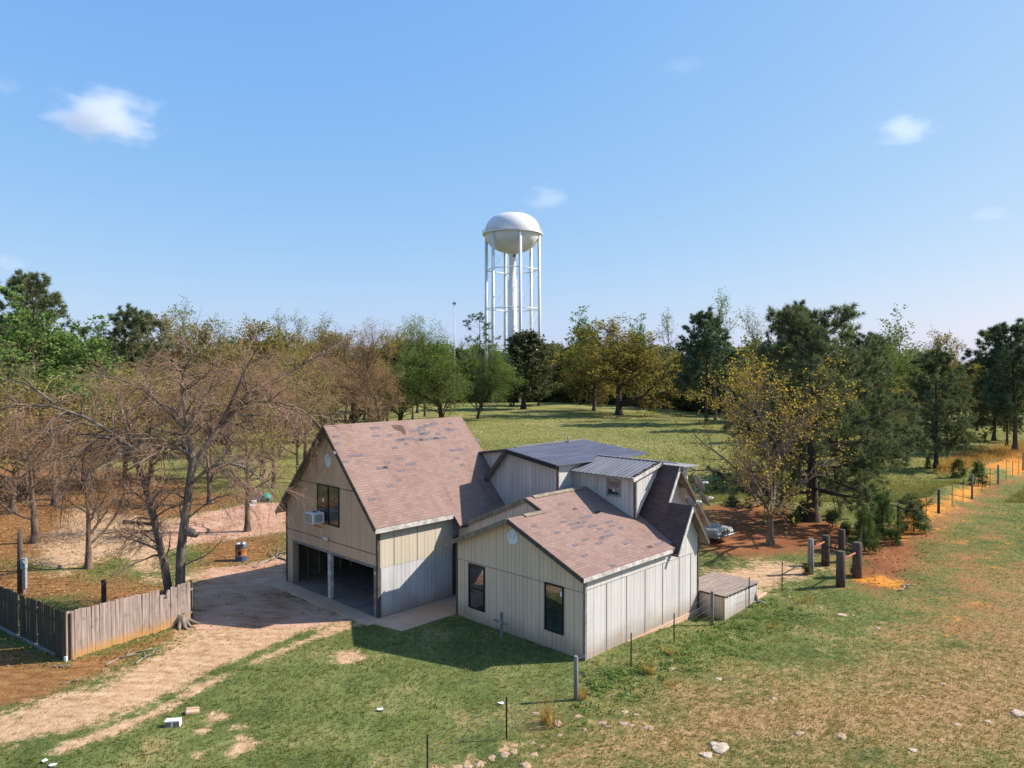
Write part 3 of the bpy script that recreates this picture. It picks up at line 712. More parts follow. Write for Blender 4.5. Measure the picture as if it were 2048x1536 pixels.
# ---- dormer over the valley, with its tin roof
zd = lambda u, v: 5.52 + 0.22 * (u - 5.3)
UD = 5.62
wall_poly(0, UD, [(1.8, 3.6), (5.1, 4.4), (5.1, zd(UD, 0) - .06), (1.8, zd(UD, 0) - .06)], M['siding_block'], t=.1, name='dormer_wall')
wall_poly(1, 1.8, [(UD, 3.7), (UD, zd(UD, 0) - .07), (7.45, zd(7.45, 0) - .07), (7.4, 5.7)], M['siding_side'], t=.1, name='dormer_cheek')
b = MB(); b.box((UD - .03, 1.77, 3.75), (UD + .06, 1.85, zd(UD, 0) - .06)); b.build('corner_board', M['dark_trim'], house)
wd = window(UD, 2.55, 3.25, 4.62, 5.34, 'hung', 'alu_frame', fw=.07)
b = MB(); b.box((UD - .03, 2.66, 5.0), (UD - .027, 3.14, 5.26)); b.build('blind', M['curtain'], wd)
b = MB(); b.box((UD - .022, 2.85, 4.8), (UD - .019, 2.93, 4.93)); b.build('sticker', M['paper'], wd)
def tin(poly, zf, axis, mats, pitch=.2286, name='roof'):
    """ribbed sheet: ribs run down the slope; axis 0 slope along y, axis 1 slope along x; poly a plan quadrilateral"""
    b = MB(); xs = [p[0] for p in poly]; ys = [p[1] for p in poly]
    top = [(x, y, zf(x, y)) for x, y in poly]; n = len(poly)
    b.prism([(x, y, z - .03) for x, y, z in top], (0, 0, .03), 0)
    lo, hi = (min(xs), max(xs)) if axis == 0 else (min(ys), max(ys))
    k = lo + .06
    while k < hi - .05:
        cr = []
        for i in range(n):                     # where the rib line crosses the outline
            a, c = poly[i], poly[(i + 1) % n]; p, q = a[axis], c[axis]
            if (p - k) * (q - k) < 0:
                t = (k - p) / (q - p); cr.append((a[0] + (c[0] - a[0]) * t, a[1] + (c[1] - a[1]) * t))
        if len(cr) >= 2:
            (x0, y0), (x1, y1) = cr[0], cr[1]
            hw = .028
            if axis == 0: pr = [(x0 - hw, y0, zf(x0, y0) + .001), (x0 - hw * .45, y0, zf(x0, y0) + .018), (x0 + hw * .45, y0, zf(x0, y0) + .018), (x0 + hw, y0, zf(x0, y0) + .001)]
            else: pr = [(x0, y0 - hw, zf(x0, y0) + .001), (x0, y0 - hw * .45, zf(x0, y0) + .018), (x0, y0 + hw * .45, zf(x0, y0) + .018), (x0, y0 + hw, zf(x0, y0) + .001)]
            b.prism(pr, (x1 - x0, y1 - y0, zf(x1, y1) - zf(x0, y0)), 0)
        k += pitch
    return b.build(name, mats, house)
tin([(5.3, 1.72), (7.5, 1.72), (7.5, 5.12), (5.3, 5.12)], zd, 1, [M['metal_light']])
b = MB(); b.bar((5.28, 1.66, zd(5.28, 0) - .06), (7.5, 1.66, zd(7.5, 0) - .06), .04, .16); b.build('fascia', M['white_trim'], house)
b = MB()
for k in range(9):
    uu = 5.5 + k * .22 + .05 * math.sin(k * 3.1); b.box((uu, 1.66, zd(uu, 0) + .03), (uu + .2, 1.66 + .2 + .05 * math.sin(k * 2), zd(uu, 0) + .045))
b.build('loose_shingles', M['shingle_steep'], house)
b = MB(); b.box((7.42, .95, zd(7.45, 0) + .01), (7.62, 5.2, zd(7.45, 0) + .04)); b.build('ridge_flashing', M['galv'], house)
# rear dormer: roof edge and cheek seen past the ridge
zrd = lambda u, v: ZP2 + .0 - .05 * (u - 7.45)
tin([(7.5, .62), (8.8, .62), (8.8, 5.0), (7.5, 5.0)], zrd, 1, [M['galv']])
wall_poly(1, .98, [(7.6, 5.7), (7.6, zrd(7.6, 0) - .04), (8.4, zrd(8.4, 0) - .04), (8.4, 4.9)], M['siding_side'], t=.1, name='dormer_cheek')
wall_poly(0, 8.4, [(1.0, 4.4), (1.0, 5.8), (5, 5.8), (5, 4.4)], M['siding_front'], inward=-1, name='dormer_wall')

# ---- upper storey block with dark tin roof
BU = 4.5
zt = lambda u, v: 6.35 - .15 * (8.0 - v)
zt2 = lambda u, v: 6.35 - 1.13 * (v - 8.0)
wall_poly(0, BU, [(5.1, 4.0), (5.1, zt(0, 5.1) - .08), (8.0, 6.24), (9.4, zt2(0, 9.4) - .1), (8.3, 3.2)], M['siding_block'], name='gable_wall')
wall_poly(1, 5.1, [(BU + .121, 4.0), (9.0, 4.0), (9.0, zt(0, 5.1) - .08), (BU + .121, zt(0, 5.1) - .08)], M['siding_side'])
b = MB(); b.box((BU - .02, 5.06, 4.3), (BU + .06, 5.14, zt(0, 5.1) - .05)); b.build('corner_board', M['dark_trim'], house)
tin([(4.2, 4.88), (10.15, 4.55), (11.0, 4.8), (10.1, 8.0), (4.2, 8.0)], zt, 0, [M['metal_dark']], pitch=.23)
rake(4.18, 8.0, 6.35, 4.88, zt(0, 4.88), M['black'], h=.18, drop=.1)
roof_slab([(4.2, 8.002), (4.2, 9.75), (5.0, 9.75), (5.0, 8.002)], zt2, 0, [M['felt'], M['soffit_wood']], t=.09)
rake(4.18, 8.0, 6.35, 9.75, zt2(0, 9.75), M['dark_trim'], h=.17)
b = MB(); b.box((4.9, 7.98, 6.36), (10.1, 8.12, 6.40)); b.build('ridge_flashing', M['galv'], house)
b = MB(); b.tube([(8.6, 7.9, 6.3), (8.6, 7.9, 6.62)], .04); b.tube([(8.6, 7.9, 6.28), (8.6, 7.9, 6.36)], .11); b.build('vent_pipe', M['galv'], house)
b = MB(); b.prism([(5.0, 7.95, 6.30), (5.0, 10.42, 5.93), (5.0, 9.1, 4.3), (5.0, 7.95, 4.3)], (4.0, 0, 0)); b.build('cross_wall', M['siding_block'], house)
b = MB(); b.prism([(4.86, 8.1, 6.33), (4.86, 10.5, 5.96), (4.86, 10.5, 5.85), (4.86, 8.1, 6.18)], (4.2, 0, 0)); b.build('cross_roof', M['dark_trim'], house)
# solid core so that no daylight shows through the attic
# ---- small fixed things on the walls
b = MB()
b.tube([(GF - .02, 12.3, 2.66), (GF - .1, 12.3, 2.66)], .05, 10)
for s in (-.1, .1): b.lathe([(.0, 0), (.05, .01), (.07, .12), (.065, .13), (0, .125)], (GF - .12, 12.3 + s, 2.56), 12); b.bar((GF - .08, 12.3, 2.66), (GF - .12, 12.3 + s, 2.66), .03, .03)
b.build('flood_light', M['white'], house)
b = MB(); b.box((GF - .05, GR + .12, 1.75), (GF - .002, GR + .2, 1.86)); b.build('lamp_socket', M['white'], house, 0.01)

# ---- garage apron and side walk (paving)
def paving(poly, z0, z1, name):
    b = MB(); b.prism([tuple(HW(u, v, z0)) for u, v in poly], (0, 0, z1 - z0)); o = b.build(name, M['concrete'], None, .015)
    return setp(o, None, None, None, 'structure')
paving([(-3.3, 8.2), (-2.52, 8.2), (-2.52, 16.0), (-3.3, 16.0)], -.25, .03, 'pavement')
paving([(-2.7, 6.75), (1.6, 6.75), (1.6, 8.56), (-2.49, 8.56), (-2.49, 8.19), (-3.0, 8.19)], -.25, .022, 'footpath')
# ================================================================ TREES
def nrm(a): return a / (np.linalg.norm(a, axis=-1, keepdims=True) + 1e-9)

def bark(name, c, c2, scale=6):
    m = NT(name); o = m.obj()
    a = m.noise(m.mapping(o, (scale, scale, scale * 0.22)), 1.0, 6, 0.7); f = m.noise(o, 1.3, 3)
    col = m.mix(m.step(a, 0.35, 0.66), c2, c); col = m.mix(m.math('MULTIPLY', m.step(f, 0.5, 0.72), 0.4), col, tuple(x * 1.35 for x in c))
    m.bsdf(col, 0.95, 0, a, 0.5, 0.02, 0.1); return m.mat
def leafmat(name, stops, trans=0.35, tcol=1.25):
    m = NT(name)
    r = m.attr('rnd'); o = m.obj()
    t = m.math('ADD', m.math('MULTIPLY', r, 0.7), m.math('MULTIPLY', m.noise(o, 0.7, 3), 0.45), True)
    col = m.ramp(t, stops)
    d = m.n('BsdfDiffuse', {'Color': col}); tr = m.n('BsdfTranslucent', {'Color': m.mix(1.0, col, (tcol, tcol * 1.05, tcol * 0.7), 'MULTIPLY')})
    mx = m.n('MixShader', {0: trans, 1: d.outputs[0], 2: tr.outputs[0]})
    m.t.links.new(mx.outputs[0], m.out.inputs[0]); return m.mat
B_GREY = bark('bark_grey', (0.25, 0.195, 0.155), (0.085, 0.062, 0.05))
B_DARK = bark('bark_dark', (0.115, 0.085, 0.068), (0.045, 0.034, 0.028))
B_PALE = bark('bark_pale', (0.36, 0.30, 0.25), (0.19, 0.15, 0.12))
B_TWIG = bark('bark_twig', (0.42, 0.27, 0.185), (0.25, 0.135, 0.085))
B_BROWN = bark('bark_brown', (0.19, 0.135, 0.10), (0.08, 0.056, 0.044))
B_TWIG2 = bark('bark_twig_purple', (0.28, 0.175, 0.12), (0.155, 0.09, 0.062))
L_PINE = leafmat('needles', [(0.1, (0.060, 0.074, 0.038)), (0.5, (0.125, 0.145, 0.070)), (0.95, (0.23, 0.245, 0.13))], 0.25)
L_PINE_Y = leafmat('needles_young', [(0.1, (0.035, 0.060, 0.022)), (0.5, (0.075, 0.115, 0.038)), (0.95, (0.13, 0.17, 0.06))], 0.3)
L_PINE_B = leafmat('needles_bluish', [(0.1, (0.050, 0.072, 0.044)), (0.5, (0.100, 0.138, 0.078)), (0.95, (0.18, 0.22, 0.12))], 0.25)
L_GREEN = leafmat('leaf_green', [(0.1, (0.075, 0.12, 0.03)), (0.5, (0.125, 0.19, 0.05)), (0.95, (0.21, 0.28, 0.085))])
L_WILLOW = leafmat('leaf_willow', [(0.1, (0.085, 0.13, 0.03)), (0.5, (0.135, 0.195, 0.048)), (0.95, (0.20, 0.25, 0.075))], 0.4)
L_OLIVE = leafmat('leaf_olive', [(0.1, (0.125, 0.105, 0.028)), (0.5, (0.225, 0.18, 0.042)), (0.95, (0.33, 0.255, 0.07))], 0.4)
L_ORANGE = leafmat('leaf_orange', [(0.05, (0.15, 0.17, 0.04)), (0.42, (0.26, 0.22, 0.045)), (0.66, (0.42, 0.265, 0.045)), (0.95, (0.52, 0.34, 0.075))], 0.4)
L_BUD = leafmat('leaf_bud', [(0.1, (0.15, 0.15, 0.035)), (0.5, (0.26, 0.235, 0.05)), (0.95, (0.37, 0.32, 0.08))], 0.4)
L_RUST = leafmat('leaf_rust', [(0.1, (0.17, 0.10, 0.05)), (0.5, (0.27, 0.155, 0.075)), (0.95, (0.36, 0.23, 0.10))], 0.35)
L_DARK = leafmat('leaf_dark', [(0.1, (0.062, 0.074, 0.032)), (0.5, (0.125, 0.135, 0.052)), (0.95, (0.21, 0.20, 0.08))], 0.3)
L_PALE = leafmat('leaf_pale', [(0.1, (0.13, 0.16, 0.07)), (0.5, (0.20, 0.23, 0.11)), (0.95, (0.29, 0.31, 0.16))], 0.4)
L_CEDAR = leafmat('leaf_cedar', [(0.1, (0.042, 0.050, 0.026)), (0.5, (0.085, 0.094, 0.044)), (0.95, (0.155, 0.152, 0.075))], 0.2)

def grow(P, R, counts, t0, t1, L, ang, K=5, trop=0.0, wander=0.25, rr=0.6, rmax=9, taper=0.3, lvar=0.35, tipshort=0.4, flat=0.0):
    N, Kp = P.shape[:2]
    idx = np.repeat(np.arange(N), counts)
    n = len(idx)
    t = RNG.uniform(t0, t1, n)
    f = t * (Kp - 1); i = np.minimum(f.astype(int), Kp - 2); fr = (f - i)[:, None]
    p0 = P[idx, i] * (1 - fr) + P[idx, i + 1] * fr
    tan = nrm(P[idx, i + 1] - P[idx, i])
    r0 = np.minimum((R[idx, i] * (1 - fr[:, 0]) + R[idx, i + 1] * fr[:, 0]) * rr, rmax)
    rv = RNG.normal(size=(n, 3)); rv[:, 2] *= (1 - flat)
    perp = nrm(np.cross(tan, nrm(rv)))
    a = np.radians(ang) * RNG.uniform(0.7, 1.3, n)[:, None]
    d = nrm(np.cos(a) * tan + np.sin(a) * perp)
    Lb = np.asarray(L, float)
    ln = (Lb[idx] if Lb.ndim else Lb) * RNG.uniform(1 - lvar, 1 + lvar, n) * (1 - tipshort * t)
    out = np.empty((n, K, 3)); out[:, 0] = p0
    for k in range(1, K):
        d = d + wander * RNG.normal(size=(n, 3)); d[:, 2] += trop; d = nrm(d)
        out[:, k] = out[:, k - 1] + d * (ln / (K - 1))[:, None]
    rad = r0[:, None] * np.linspace(1, taper, K)[None]
    return out, rad

def tubes(P, R, sides):
    N, K = P.shape[:2]
    tan = nrm(np.gradient(P, axis=1))
    ref = np.where(np.abs(tan[..., 2:3]) > 0.9, np.array([1.0, 0, 0]), np.array([0, 0, 1.0]))
    a = nrm(np.cross(tan, ref)); b = np.cross(tan, a)
    th = 2 * PI * np.arange(sides) / sides
    V = P[:, :, None] + R[:, :, None, None] * (np.cos(th)[:, None] * a[:, :, None] + np.sin(th)[:, None] * b[:, :, None])
    base = (np.arange(N)[:, None, None] * K + np.arange(K - 1)[None, :, None]) * sides + np.arange(sides)[None, None]
    nx = (np.arange(N)[:, None, None] * K + np.arange(K - 1)[None, :, None]) * sides + ((np.arange(sides) + 1) % sides)[None, None]
    Q = np.stack([base, nx, nx + sides, base + sides], -1).reshape(-1, 4)
    return V.reshape(-1, 3), Q

def cat_tubes(lst):
    Vs, Qs, n = [], [], 0
    for P, R, s in lst:
        if len(P) == 0: continue
        V, Q = tubes(P, R, s); Vs.append(V); Qs.append(Q + n); n += len(V)
    return np.concatenate(Vs), np.concatenate(Qs)

def resample(path, K):
    path = np.asarray(path, float); d = np.r_[0, np.cumsum(np.linalg.norm(np.diff(path[:, :3], axis=0), axis=1))]
    s = np.linspace(0, d[-1], K)
    o = np.stack([np.interp(s, d, path[:, j]) for j in range(path.shape[1])], 1)
    for _ in range(1): o[1:-1] = 0.25 * o[:-2] + 0.5 * o[1:-1] + 0.25 * o[2:]
    return o

def leaves(C, size, aspect=0.6, up=0.3, var=0.4, dirs=None):
    """one quad per centre"""
    n = len(C)
    nn = RNG.normal(size=(n, 3)); nn[:, 2] = np.abs(nn[:, 2]) + up; nn = nrm(nn)
    a = nrm(np.cross(nn, RNG.normal(size=(n, 3)))) if dirs is None else nrm(dirs + 0.35 * RNG.normal(size=(n, 3)))
    b = nrm(np.cross(nn, a))
    s = (size * RNG.uniform(1 - var, 1 + var, n))[:, None]
    V = np.stack([C - a * s, C + b * s * aspect, C + a * s, C - b * s * aspect], 1).reshape(-1, 3)
    Q = np.arange(n * 4).reshape(-1, 4)
    return V, Q, np.repeat(RNG.uniform(0, 1, n), 4)

def needles(C, D, nb, length, width, spread=0.9):
    """tufts of narrow triangles: C centres, D twig directions"""
    n = len(C); c = np.repeat(C, nb, 0); d = np.repeat(D, nb, 0)
    dd = nrm(d * 0.55 + spread * RNG.normal(size=c.shape)); dd[:, 2] += 0.12; dd = nrm(dd)
    s = nrm(np.cross(dd, RNG.normal(size=c.shape)))
    l = (length * RNG.uniform(0.65, 1.2, len(c)))[:, None]
    V = np.stack([c - s * width, c + s * width, c + dd * l], 1).reshape(-1, 3)
    T = np.arange(len(c) * 3).reshape(-1, 3)
    return V, T, np.repeat(np.repeat(RNG.uniform(0, 1, n), nb) * 0.7 + 0.3 * RNG.uniform(0, 1, len(c)), 3)

def along(P, n, t0=0.2, t1=1.0, jit=0.03):
    N, K = P.shape[:2]; idx = np.repeat(np.arange(N), n); t = RNG.uniform(t0, t1, len(idx)); f = t * (K - 1); i = np.minimum(f.astype(int), K - 2); fr = (f - i)[:, None]
    p = P[idx, i] * (1 - fr) + P[idx, i + 1] * fr
    return p + jit * RNG.normal(size=p.shape), nrm(P[idx, i + 1] - P[idx, i])

def tree_obj(name, parts):
    """parts: list of (part name, mesh, material)"""
    root = empty(name)
    for pn, me, mt in parts: link_mesh(pn, me, mt, root)
    return root

def wood(lst, name='trunk'):
    V, Q = cat_tubes(lst); return mesh_np(name, V, Q, smooth_q=True)

def stem(h, r, lean=0.03, K=10, wig=0.03, top=0.25, base=(0, 0, 0)):
    t = np.linspace(0, 1, K)
    p = np.zeros((1, K, 3)); a = RNG.uniform(0, 2 * PI)
    p[0, :, 0] = base[0] + np.cos(a) * lean * h * t ** 1.5 + wig * h * np.sin(t * 5 + RNG.uniform(0, 6)) * t * .3
    p[0, :, 1] = base[1] + np.sin(a) * lean * h * t ** 1.5 + wig * h * np.sin(t * 4 + RNG.uniform(0, 6)) * t * .3
    p[0, :, 2] = h * t + base[2] - 0.15
    R = (r * (1 - (1 - top) * t) + r * 0.6 * np.exp(-t * h / 0.35))[None]
    return p, R

# ---- kinds ---------------------------------------------------------------
def make_pine(name, h=14, crown0=0.22, spread=5.0, nbr=62, nsub=11, ntuft=5, nb=13, nl=.36, wd=.018, mat=None, r=.27, barkm=None, droop=-.02, lean=.03, roundtop=False, base=.5):
    P0, R0 = stem(h, r, lean, 12, .02, .12)
    t = np.linspace(crown0, .985, nbr) + RNG.uniform(-.015, .015, nbr)
    n = nbr
    f = np.clip(t, 0, .99) * 11; i = f.astype(int); fr = (f - i)[:, None]
    p0 = P0[0, i] * (1 - fr) + P0[0, i + 1] * fr
    az = np.arange(n) * 2.4 + RNG.uniform(-.5, .5, n)
    u_ = (t - crown0) / (1 - crown0)
    prof = (np.sqrt(np.clip(1 - u_ ** 2.2, 0, 1)) if roundtop else (1 - u_) ** .55 * (0.8 + 0.25 * np.sin(np.clip(u_ * 5, 0, PI / 2)))) * RNG.uniform(.6, 1.12, n)
    ln = spread * prof + base
    el = np.radians(-4 + 48 * u_ ** 1.3 + RNG.uniform(-8, 8, n))
    d = np.stack([np.cos(az) * np.cos(el), np.sin(az) * np.cos(el), np.sin(el)], 1)
    K = 7; B = np.empty((n, K, 3)); B[:, 0] = p0
    for k in range(1, K):
        d = d + .10 * RNG.normal(size=d.shape); d[:, 2] += droop + .02 * k; d = nrm(d); B[:, k] = B[:, k - 1] + d * (ln / (K - 1))[:, None]
    BR = (r * .30 * (1 - .6 * t))[:, None] * np.linspace(1, .25, K)[None]
    S, SR = grow(B, BR, np.maximum((nsub * ln / spread).astype(int), 3), .22, 1.0, np.clip(ln * .34, .45, 1.7), 52, 4, .03, .12, .5, .03, .4, .35, .45, .75)
    lst = [(P0, R0, 9), (B, BR, 5), (S, SR, 3)]
    C1, D1 = along(S, ntuft, .25, 1.02, .05); C2, D2 = along(B, 3, .75, 1.02, .05)
    C = np.concatenate([C1, C2]); D = np.concatenate([D1, D2])
    V, T, a = needles(C, D, nb, nl, wd)
    return tree_obj(name, [('trunk', wood(lst), barkm or B_DARK), ('crown', mesh_np('crown', V, None, T, {'rnd': a}), mat or L_PINE)])

def make_decid(name, h=10, r=.22, nlimb=9, spread=4.2, leaf=None, lsz=.09, nleaf=4, n2=8, n3=7, n4=0, up=.05, barkm=None, twigm=None, split=.3, wander=.13, ang=42, asp=.6, crown0=None, stems=1, n3L=1.1, twig_in_crown=True, leaft0=.2, droop=0.0, slender=1.0, tipbias=0.0):
    lst = []; tw = []; tips = []
    for s in range(stems):
        base = (0, 0, 0) if stems == 1 else (RNG.uniform(-.35, .35), RNG.uniform(-.35, .35), 0)
        P0, R0 = stem(h * (.72 if stems == 1 else RNG.uniform(.6, .78)), r * (1 if stems == 1 else .7), .05 if stems == 1 else .28, 10, .05, .3, base)
        lst.append((P0, R0, 8))
        L1, r1 = grow(P0, R0, np.array([nlimb]), split, 1.0, spread * 1.15, ang, 8, up + .03, wander, .62, 9, .25, .42, .35 * slender)
        lst.append((L1, r1, 6))
        T1, tr1 = grow(P0, R0, np.array([3]), .93, 1.0, h * .32, 22, 8, .08, wander, .8, 9, .2, .2, 0)
        L1 = np.concatenate([L1, T1]); r1 = np.concatenate([r1, tr1]); lst.append((T1, tr1, 6))
        L2, r2 = grow(L1, r1, np.full(len(L1), n2), .2, 1.0, spread * .5, 40, 6, up, wander * 1.2, .6, .06, .3)
        lst.append((L2, r2, 4))
        L3, r3 = grow(L2, r2, np.full(len(L2), n3), .15, 1.0, n3L, 38, 5, up * .6 + droop, wander * 1.3, .55, .018, .4)
        tw.append((L3, r3, 3)); last = L3
        if n4:
            L4, r4 = grow(L3, r3, np.full(len(L3), n4), .1, 1.0, n3L * .55, 36, 4, up * .4 + droop, wander * 1.4, .6, .008, .5)
            tw.append((L4, r4, 3)); last = np.concatenate([L4, L3[:, [0, 1, 3, 4]]])
        tips.append(last)
    parts = [('trunk', wood(lst), barkm or B_GREY)]
    Vt, Qt = cat_tubes(tw)
    if leaf is None:
        parts.append(('crown', mesh_np('crown', Vt, Qt), twigm or B_TWIG))
    else:
        C = np.concatenate([along(t, nleaf, leaft0, 1.03, lsz * .8)[0] for t in tips])
        V, Q, a = leaves(C, lsz, asp)
        parts.append(('twigs', mesh_np('twigs', Vt, Qt), twigm or barkm or B_GREY))
        parts.append(('crown', mesh_np('crown', V, Q, None, {'rnd': a}), leaf))
    return tree_obj(name, parts)

def make_cedar(name, h=13, rad=3.6, n=9000, mat=None):
    P0, R0 = stem(h * .95, .3, .02, 10, .01, .15)
    B, BR = grow(P0, R0, np.array([150]), .13, .98, 1.0, 66, 6, .06, .1, .3, .06, .3, .2, 0)
    z = B[:, 0, 2] / h; s = rad * np.clip(1.08 - z, .1, 1) ** .6 * 1.25 * np.clip(z * 5, .45, 1) * RNG.uniform(.7, 1.15, len(B))
    B = B[:, :1] + (B - B[:, :1]) * s[:, None, None]
    S, SR = grow(B, BR, np.full(len(B), 9), .2, 1., .9, 45, 4, .05, .2, .5, .02, .4)
    C, D = along(S, 11, .1, 1.05, .16)
    V, Q, a = leaves(C, .19, .55)
    return tree_obj(name, [('trunk', wood([(P0, R0, 8), (B, BR, 4)]), B_DARK), ('crown', mesh_np('crown', V, Q, None, {'rnd': a}), mat or L_CEDAR)])

def place(proto, used, name, x, y, z, sc=1.0, rz=0.0, label=None, cat='tree', group=None, sxy=None, mats=None):
    if proto.name not in used: o = proto; used.add(proto.name)
    else: o = copy_tree(proto)
    o.name = name
    o.location = (x, y, z); o.rotation_euler = (0, 0, rz); sx = sxy or sc; o.scale = (sx, sx, sc)
    if 'group' in o.keys(): del o['group']
    setp(o, label, cat, group); return o
USED = set()
PH = {}
def proto_h(p):
    if p.name not in PH:
        zs_ = np.concatenate([np.array([v.co.z for v in c.data.vertices]) for c in p.children]); PH[p.name] = float(np.percentile(zs_, 99.9))
    return PH[p.name]
def tall(depth, ytop): return CAM_H + (HORIZON - ytop) * depth / F_PX
# ---------------------------------------------------------------- the big bare tree behind the plank fence
def limb(pts, r0, r1, K=12):
    P = np.array([at_depth(x, y, dp) for x, y, dp in pts]); Q = resample(P, K)
    return Q[None], np.linspace(r0 * .78, r1 * .76, K)[None]
D0 = 29.8
limbs = [
 ([(364,1252,D0),(360,1165,D0),(362,1090,D0),(372,1030,D0),(380,960,D0),(386,915,D0)], .27, .19),
 ([(386,918,D0),(374,860,D0),(370,820,D0-.2),(361,770,D0-.4),(372,728,D0-.6),(392,700,D0-.8)], .15, .04),
 ([(386,920,D0),(372,898,D0-.3),(340,893,D0-.7),(300,897,D0-1),(250,905,D0-1.4),(200,925,D0-1.7),(168,965,D0-1.8)], .10, .02),
 ([(383,945,D0),(405,900,D0+.2),(440,850,D0+.6),(475,810,D0+1),(530,765,D0+1.5),(590,740,D0+2),(645,705,D0+2.4)], .17, .03),
 ([(440,850,D0+.6),(470,790,D0+.2),(490,740,D0),(515,695,D0-.2)], .10, .03),
 ([(380,970,D0),(420,932,D0-.3),(470,925,D0-.8),(525,955,D0-1.2),(560,1005,D0-1.4)], .09, .02),
 ([(478,808,D0+1),(540,800,D0+1.3),(600,815,D0+1.6),(640,850,D0+1.6),(668,905,D0+1.6)], .09, .02),
 ([(374,865,D0),(335,820,D0+.6),(290,780,D0+1),(235,755,D0+1.5),(170,752,D0+1.8)], .10, .02),
 ([(384,930,D0),(360,880,D0+.8),(400,820,D0+1.6),(430,760,D0+2),(440,715,D0+2.2)], .11, .03),
 ([(345,1250,D0+.2),(338,1165,D0+.2),(318,1080,D0+.1),(300,1010,D0),(287,950,D0),(268,900,D0-.1),(230,862,D0-.4),(170,832,D0-.8),(110,808,D0-1.2),(40,800,D0-1.6),(-30,825,D0-1.8)], .24, .03),
 ([(300,1012,D0),(272,985,D0-.4),(245,985,D0-.8),(234,1030,D0-1)], .07, .015),
 ([(232,864,D0-.4),(190,880,D0-.9),(150,920,D0-1.3),(126,980,D0-1.5),(120,1060,D0-1.6)], .08, .012),
 ([(170,832,D0-.8),(120,850,D0-1.2),(70,890,D0-1.5),(36,950,D0-1.7)], .07, .012),
 ([(270,902,D0-.1),(252,850,D0+.4),(238,800,D0+.8),(250,745,D0+1)], .09, .02),
 ([(110,808,D0-1.2),(60,770,D0-1),(0,750,D0-.8)], .06, .015),
 ([(360,1050,D0),(420,1000,D0+.6),(470,985,D0+1),(500,1010,D0+1.2)], .06, .012),
]
LP = [limb(*l) for l in limbs]
P1 = np.concatenate([a for a, _ in LP]); R1 = np.concatenate([b for _, b in LP])
lens = np.linalg.norm(np.diff(P1, axis=1), axis=2).sum(1)
def bigtree():
    LF = [9, 10, 11, 12, 13, 2, 7, 5, 6, 14]
    cn = np.zeros(len(P1), int); cn[LF] = [26, 10, 16, 14, 10, 14, 10, 9, 10, 8]
    H1, h1 = grow(P1, R1, cn, .25, 1.0, 2.9, 62, 10, -.17, .15, .3, .014, .4, .5)
    H2, h2 = grow(H1, h1, np.full(len(H1), 6), .2, 1.0, .8, 40, 5, -.1, .2, .7, .008, .5)
    cnt = np.maximum((lens * 4.2).astype(int), 6)
    cnt[0] = 3
    t0 = .18
    A, ar = grow(P1, R1, cnt, t0, 1.0, 2.1, 50, 8, -.055, .16, .55, .045, .3)
    Bq, br = grow(A, ar, np.full(len(A), 6), .15, 1.0, 1.35, 42, 7, -.12, .16, .6, .017, .4)
    Cq, cr = grow(Bq, br, np.full(len(Bq), 4), .15, 1.0, .75, 36, 5, -.13, .18, .7, .008, .55)
    # leaf buds are what gives the twigs their rusty tint
    C, D = along(Cq, 1, .3, 1.03, .01); k = RNG.uniform(size=len(C)) < .8; C = C[k]
    V, Q, a = leaves(C, .026, .6)
    knot = np.array([[at_depth(372, 1062, D0), at_depth(384, 1066, D0 - .1), at_depth(394, 1072, D0 - .15)]])
    parts = [('trunk', wood([(P1, R1, 9), (A, ar, 5), (knot, np.array([[.2, .19, .08]]), 8)]), B_GREY),
             ('twigs', wood([(Bq, br, 3), (Cq, cr, 3), (H1, h1, 3), (H2, h2, 3)], 'twigs'), B_TWIG),
             ('crown', mesh_np('crown', V, Q, None, {'rnd': a}), L_RUST)]
    o = tree_obj('bare_tree', parts)
    return setp(o, 'big bare tree with forked trunk and drooping twigs, standing against the grey plank fence', 'tree')
big = bigtree()
# move the empty to the foot of the tree, keep the parts where they are
foot = at(362, 1250); 
for ch in big.children: ch.data.transform(Matrix.Translation(Vector(-foot)))
big.location = foot
# root flare and leaf-covered roots beside the plank fence
b = MB()
rf = at(366, 1246)
for k, (dx, dy, l) in enumerate([(.5,-.25,.9),(.15,-.5,.7),(.65,.1,.8),(-.3,-.45,.5),(.4,-.45,1.0)]):
    b.tube([(.05, -.05, .36), (dx * .35, dy * .35, .2), (dx * .8, dy * .8, .06), (dx * (1 + l * .4), dy * (1 + l * .4), -.04)], [.17, .12, .07, .02], 7)
b.build('root', B_GREY, big); big.children[-1].location = Vector(rf - foot) 

# ---------------------------------------------------------------- prototypes
p_bare = make_decid('bare_tree', 10, .17, 9, 3.6, None, n2=8, n3=7, n4=3, up=.03, barkm=B_BROWN, twigm=B_TWIG2, split=.25, n3L=1.2, ang=46)
p_bare2 = make_decid('bare_tree', 9, .16, 8, 3.8, L_BUD, .055, 2, 8, 7, 2, up=.02, barkm=B_BROWN, twigm=B_TWIG2, split=.22, n3L=1.2, ang=50)
p_purple = make_decid('bare_tree', 10.5, .2, 9, 4.4, L_RUST, .045, 1, 8, 8, 3, up=.05, barkm=B_DARK, twigm=B_TWIG2, split=.15, stems=3, n3L=1.2)
p_rust = make_decid('budding_tree', 9, .17, 9, 4.0, L_RUST, .05, 2, 8, 7, 2, up=.04, barkm=B_BROWN, twigm=B_TWIG, split=.25, n3L=1.1)
p_willow = make_decid('willow_tree', 10, .2, 9, 4.6, L_WILLOW, .085, 3, 8, 9, 3, up=.02, barkm=B_DARK, twigm=B_DARK, split=.15, stems=3, n3L=1.3, asp=.3, droop=-.03)
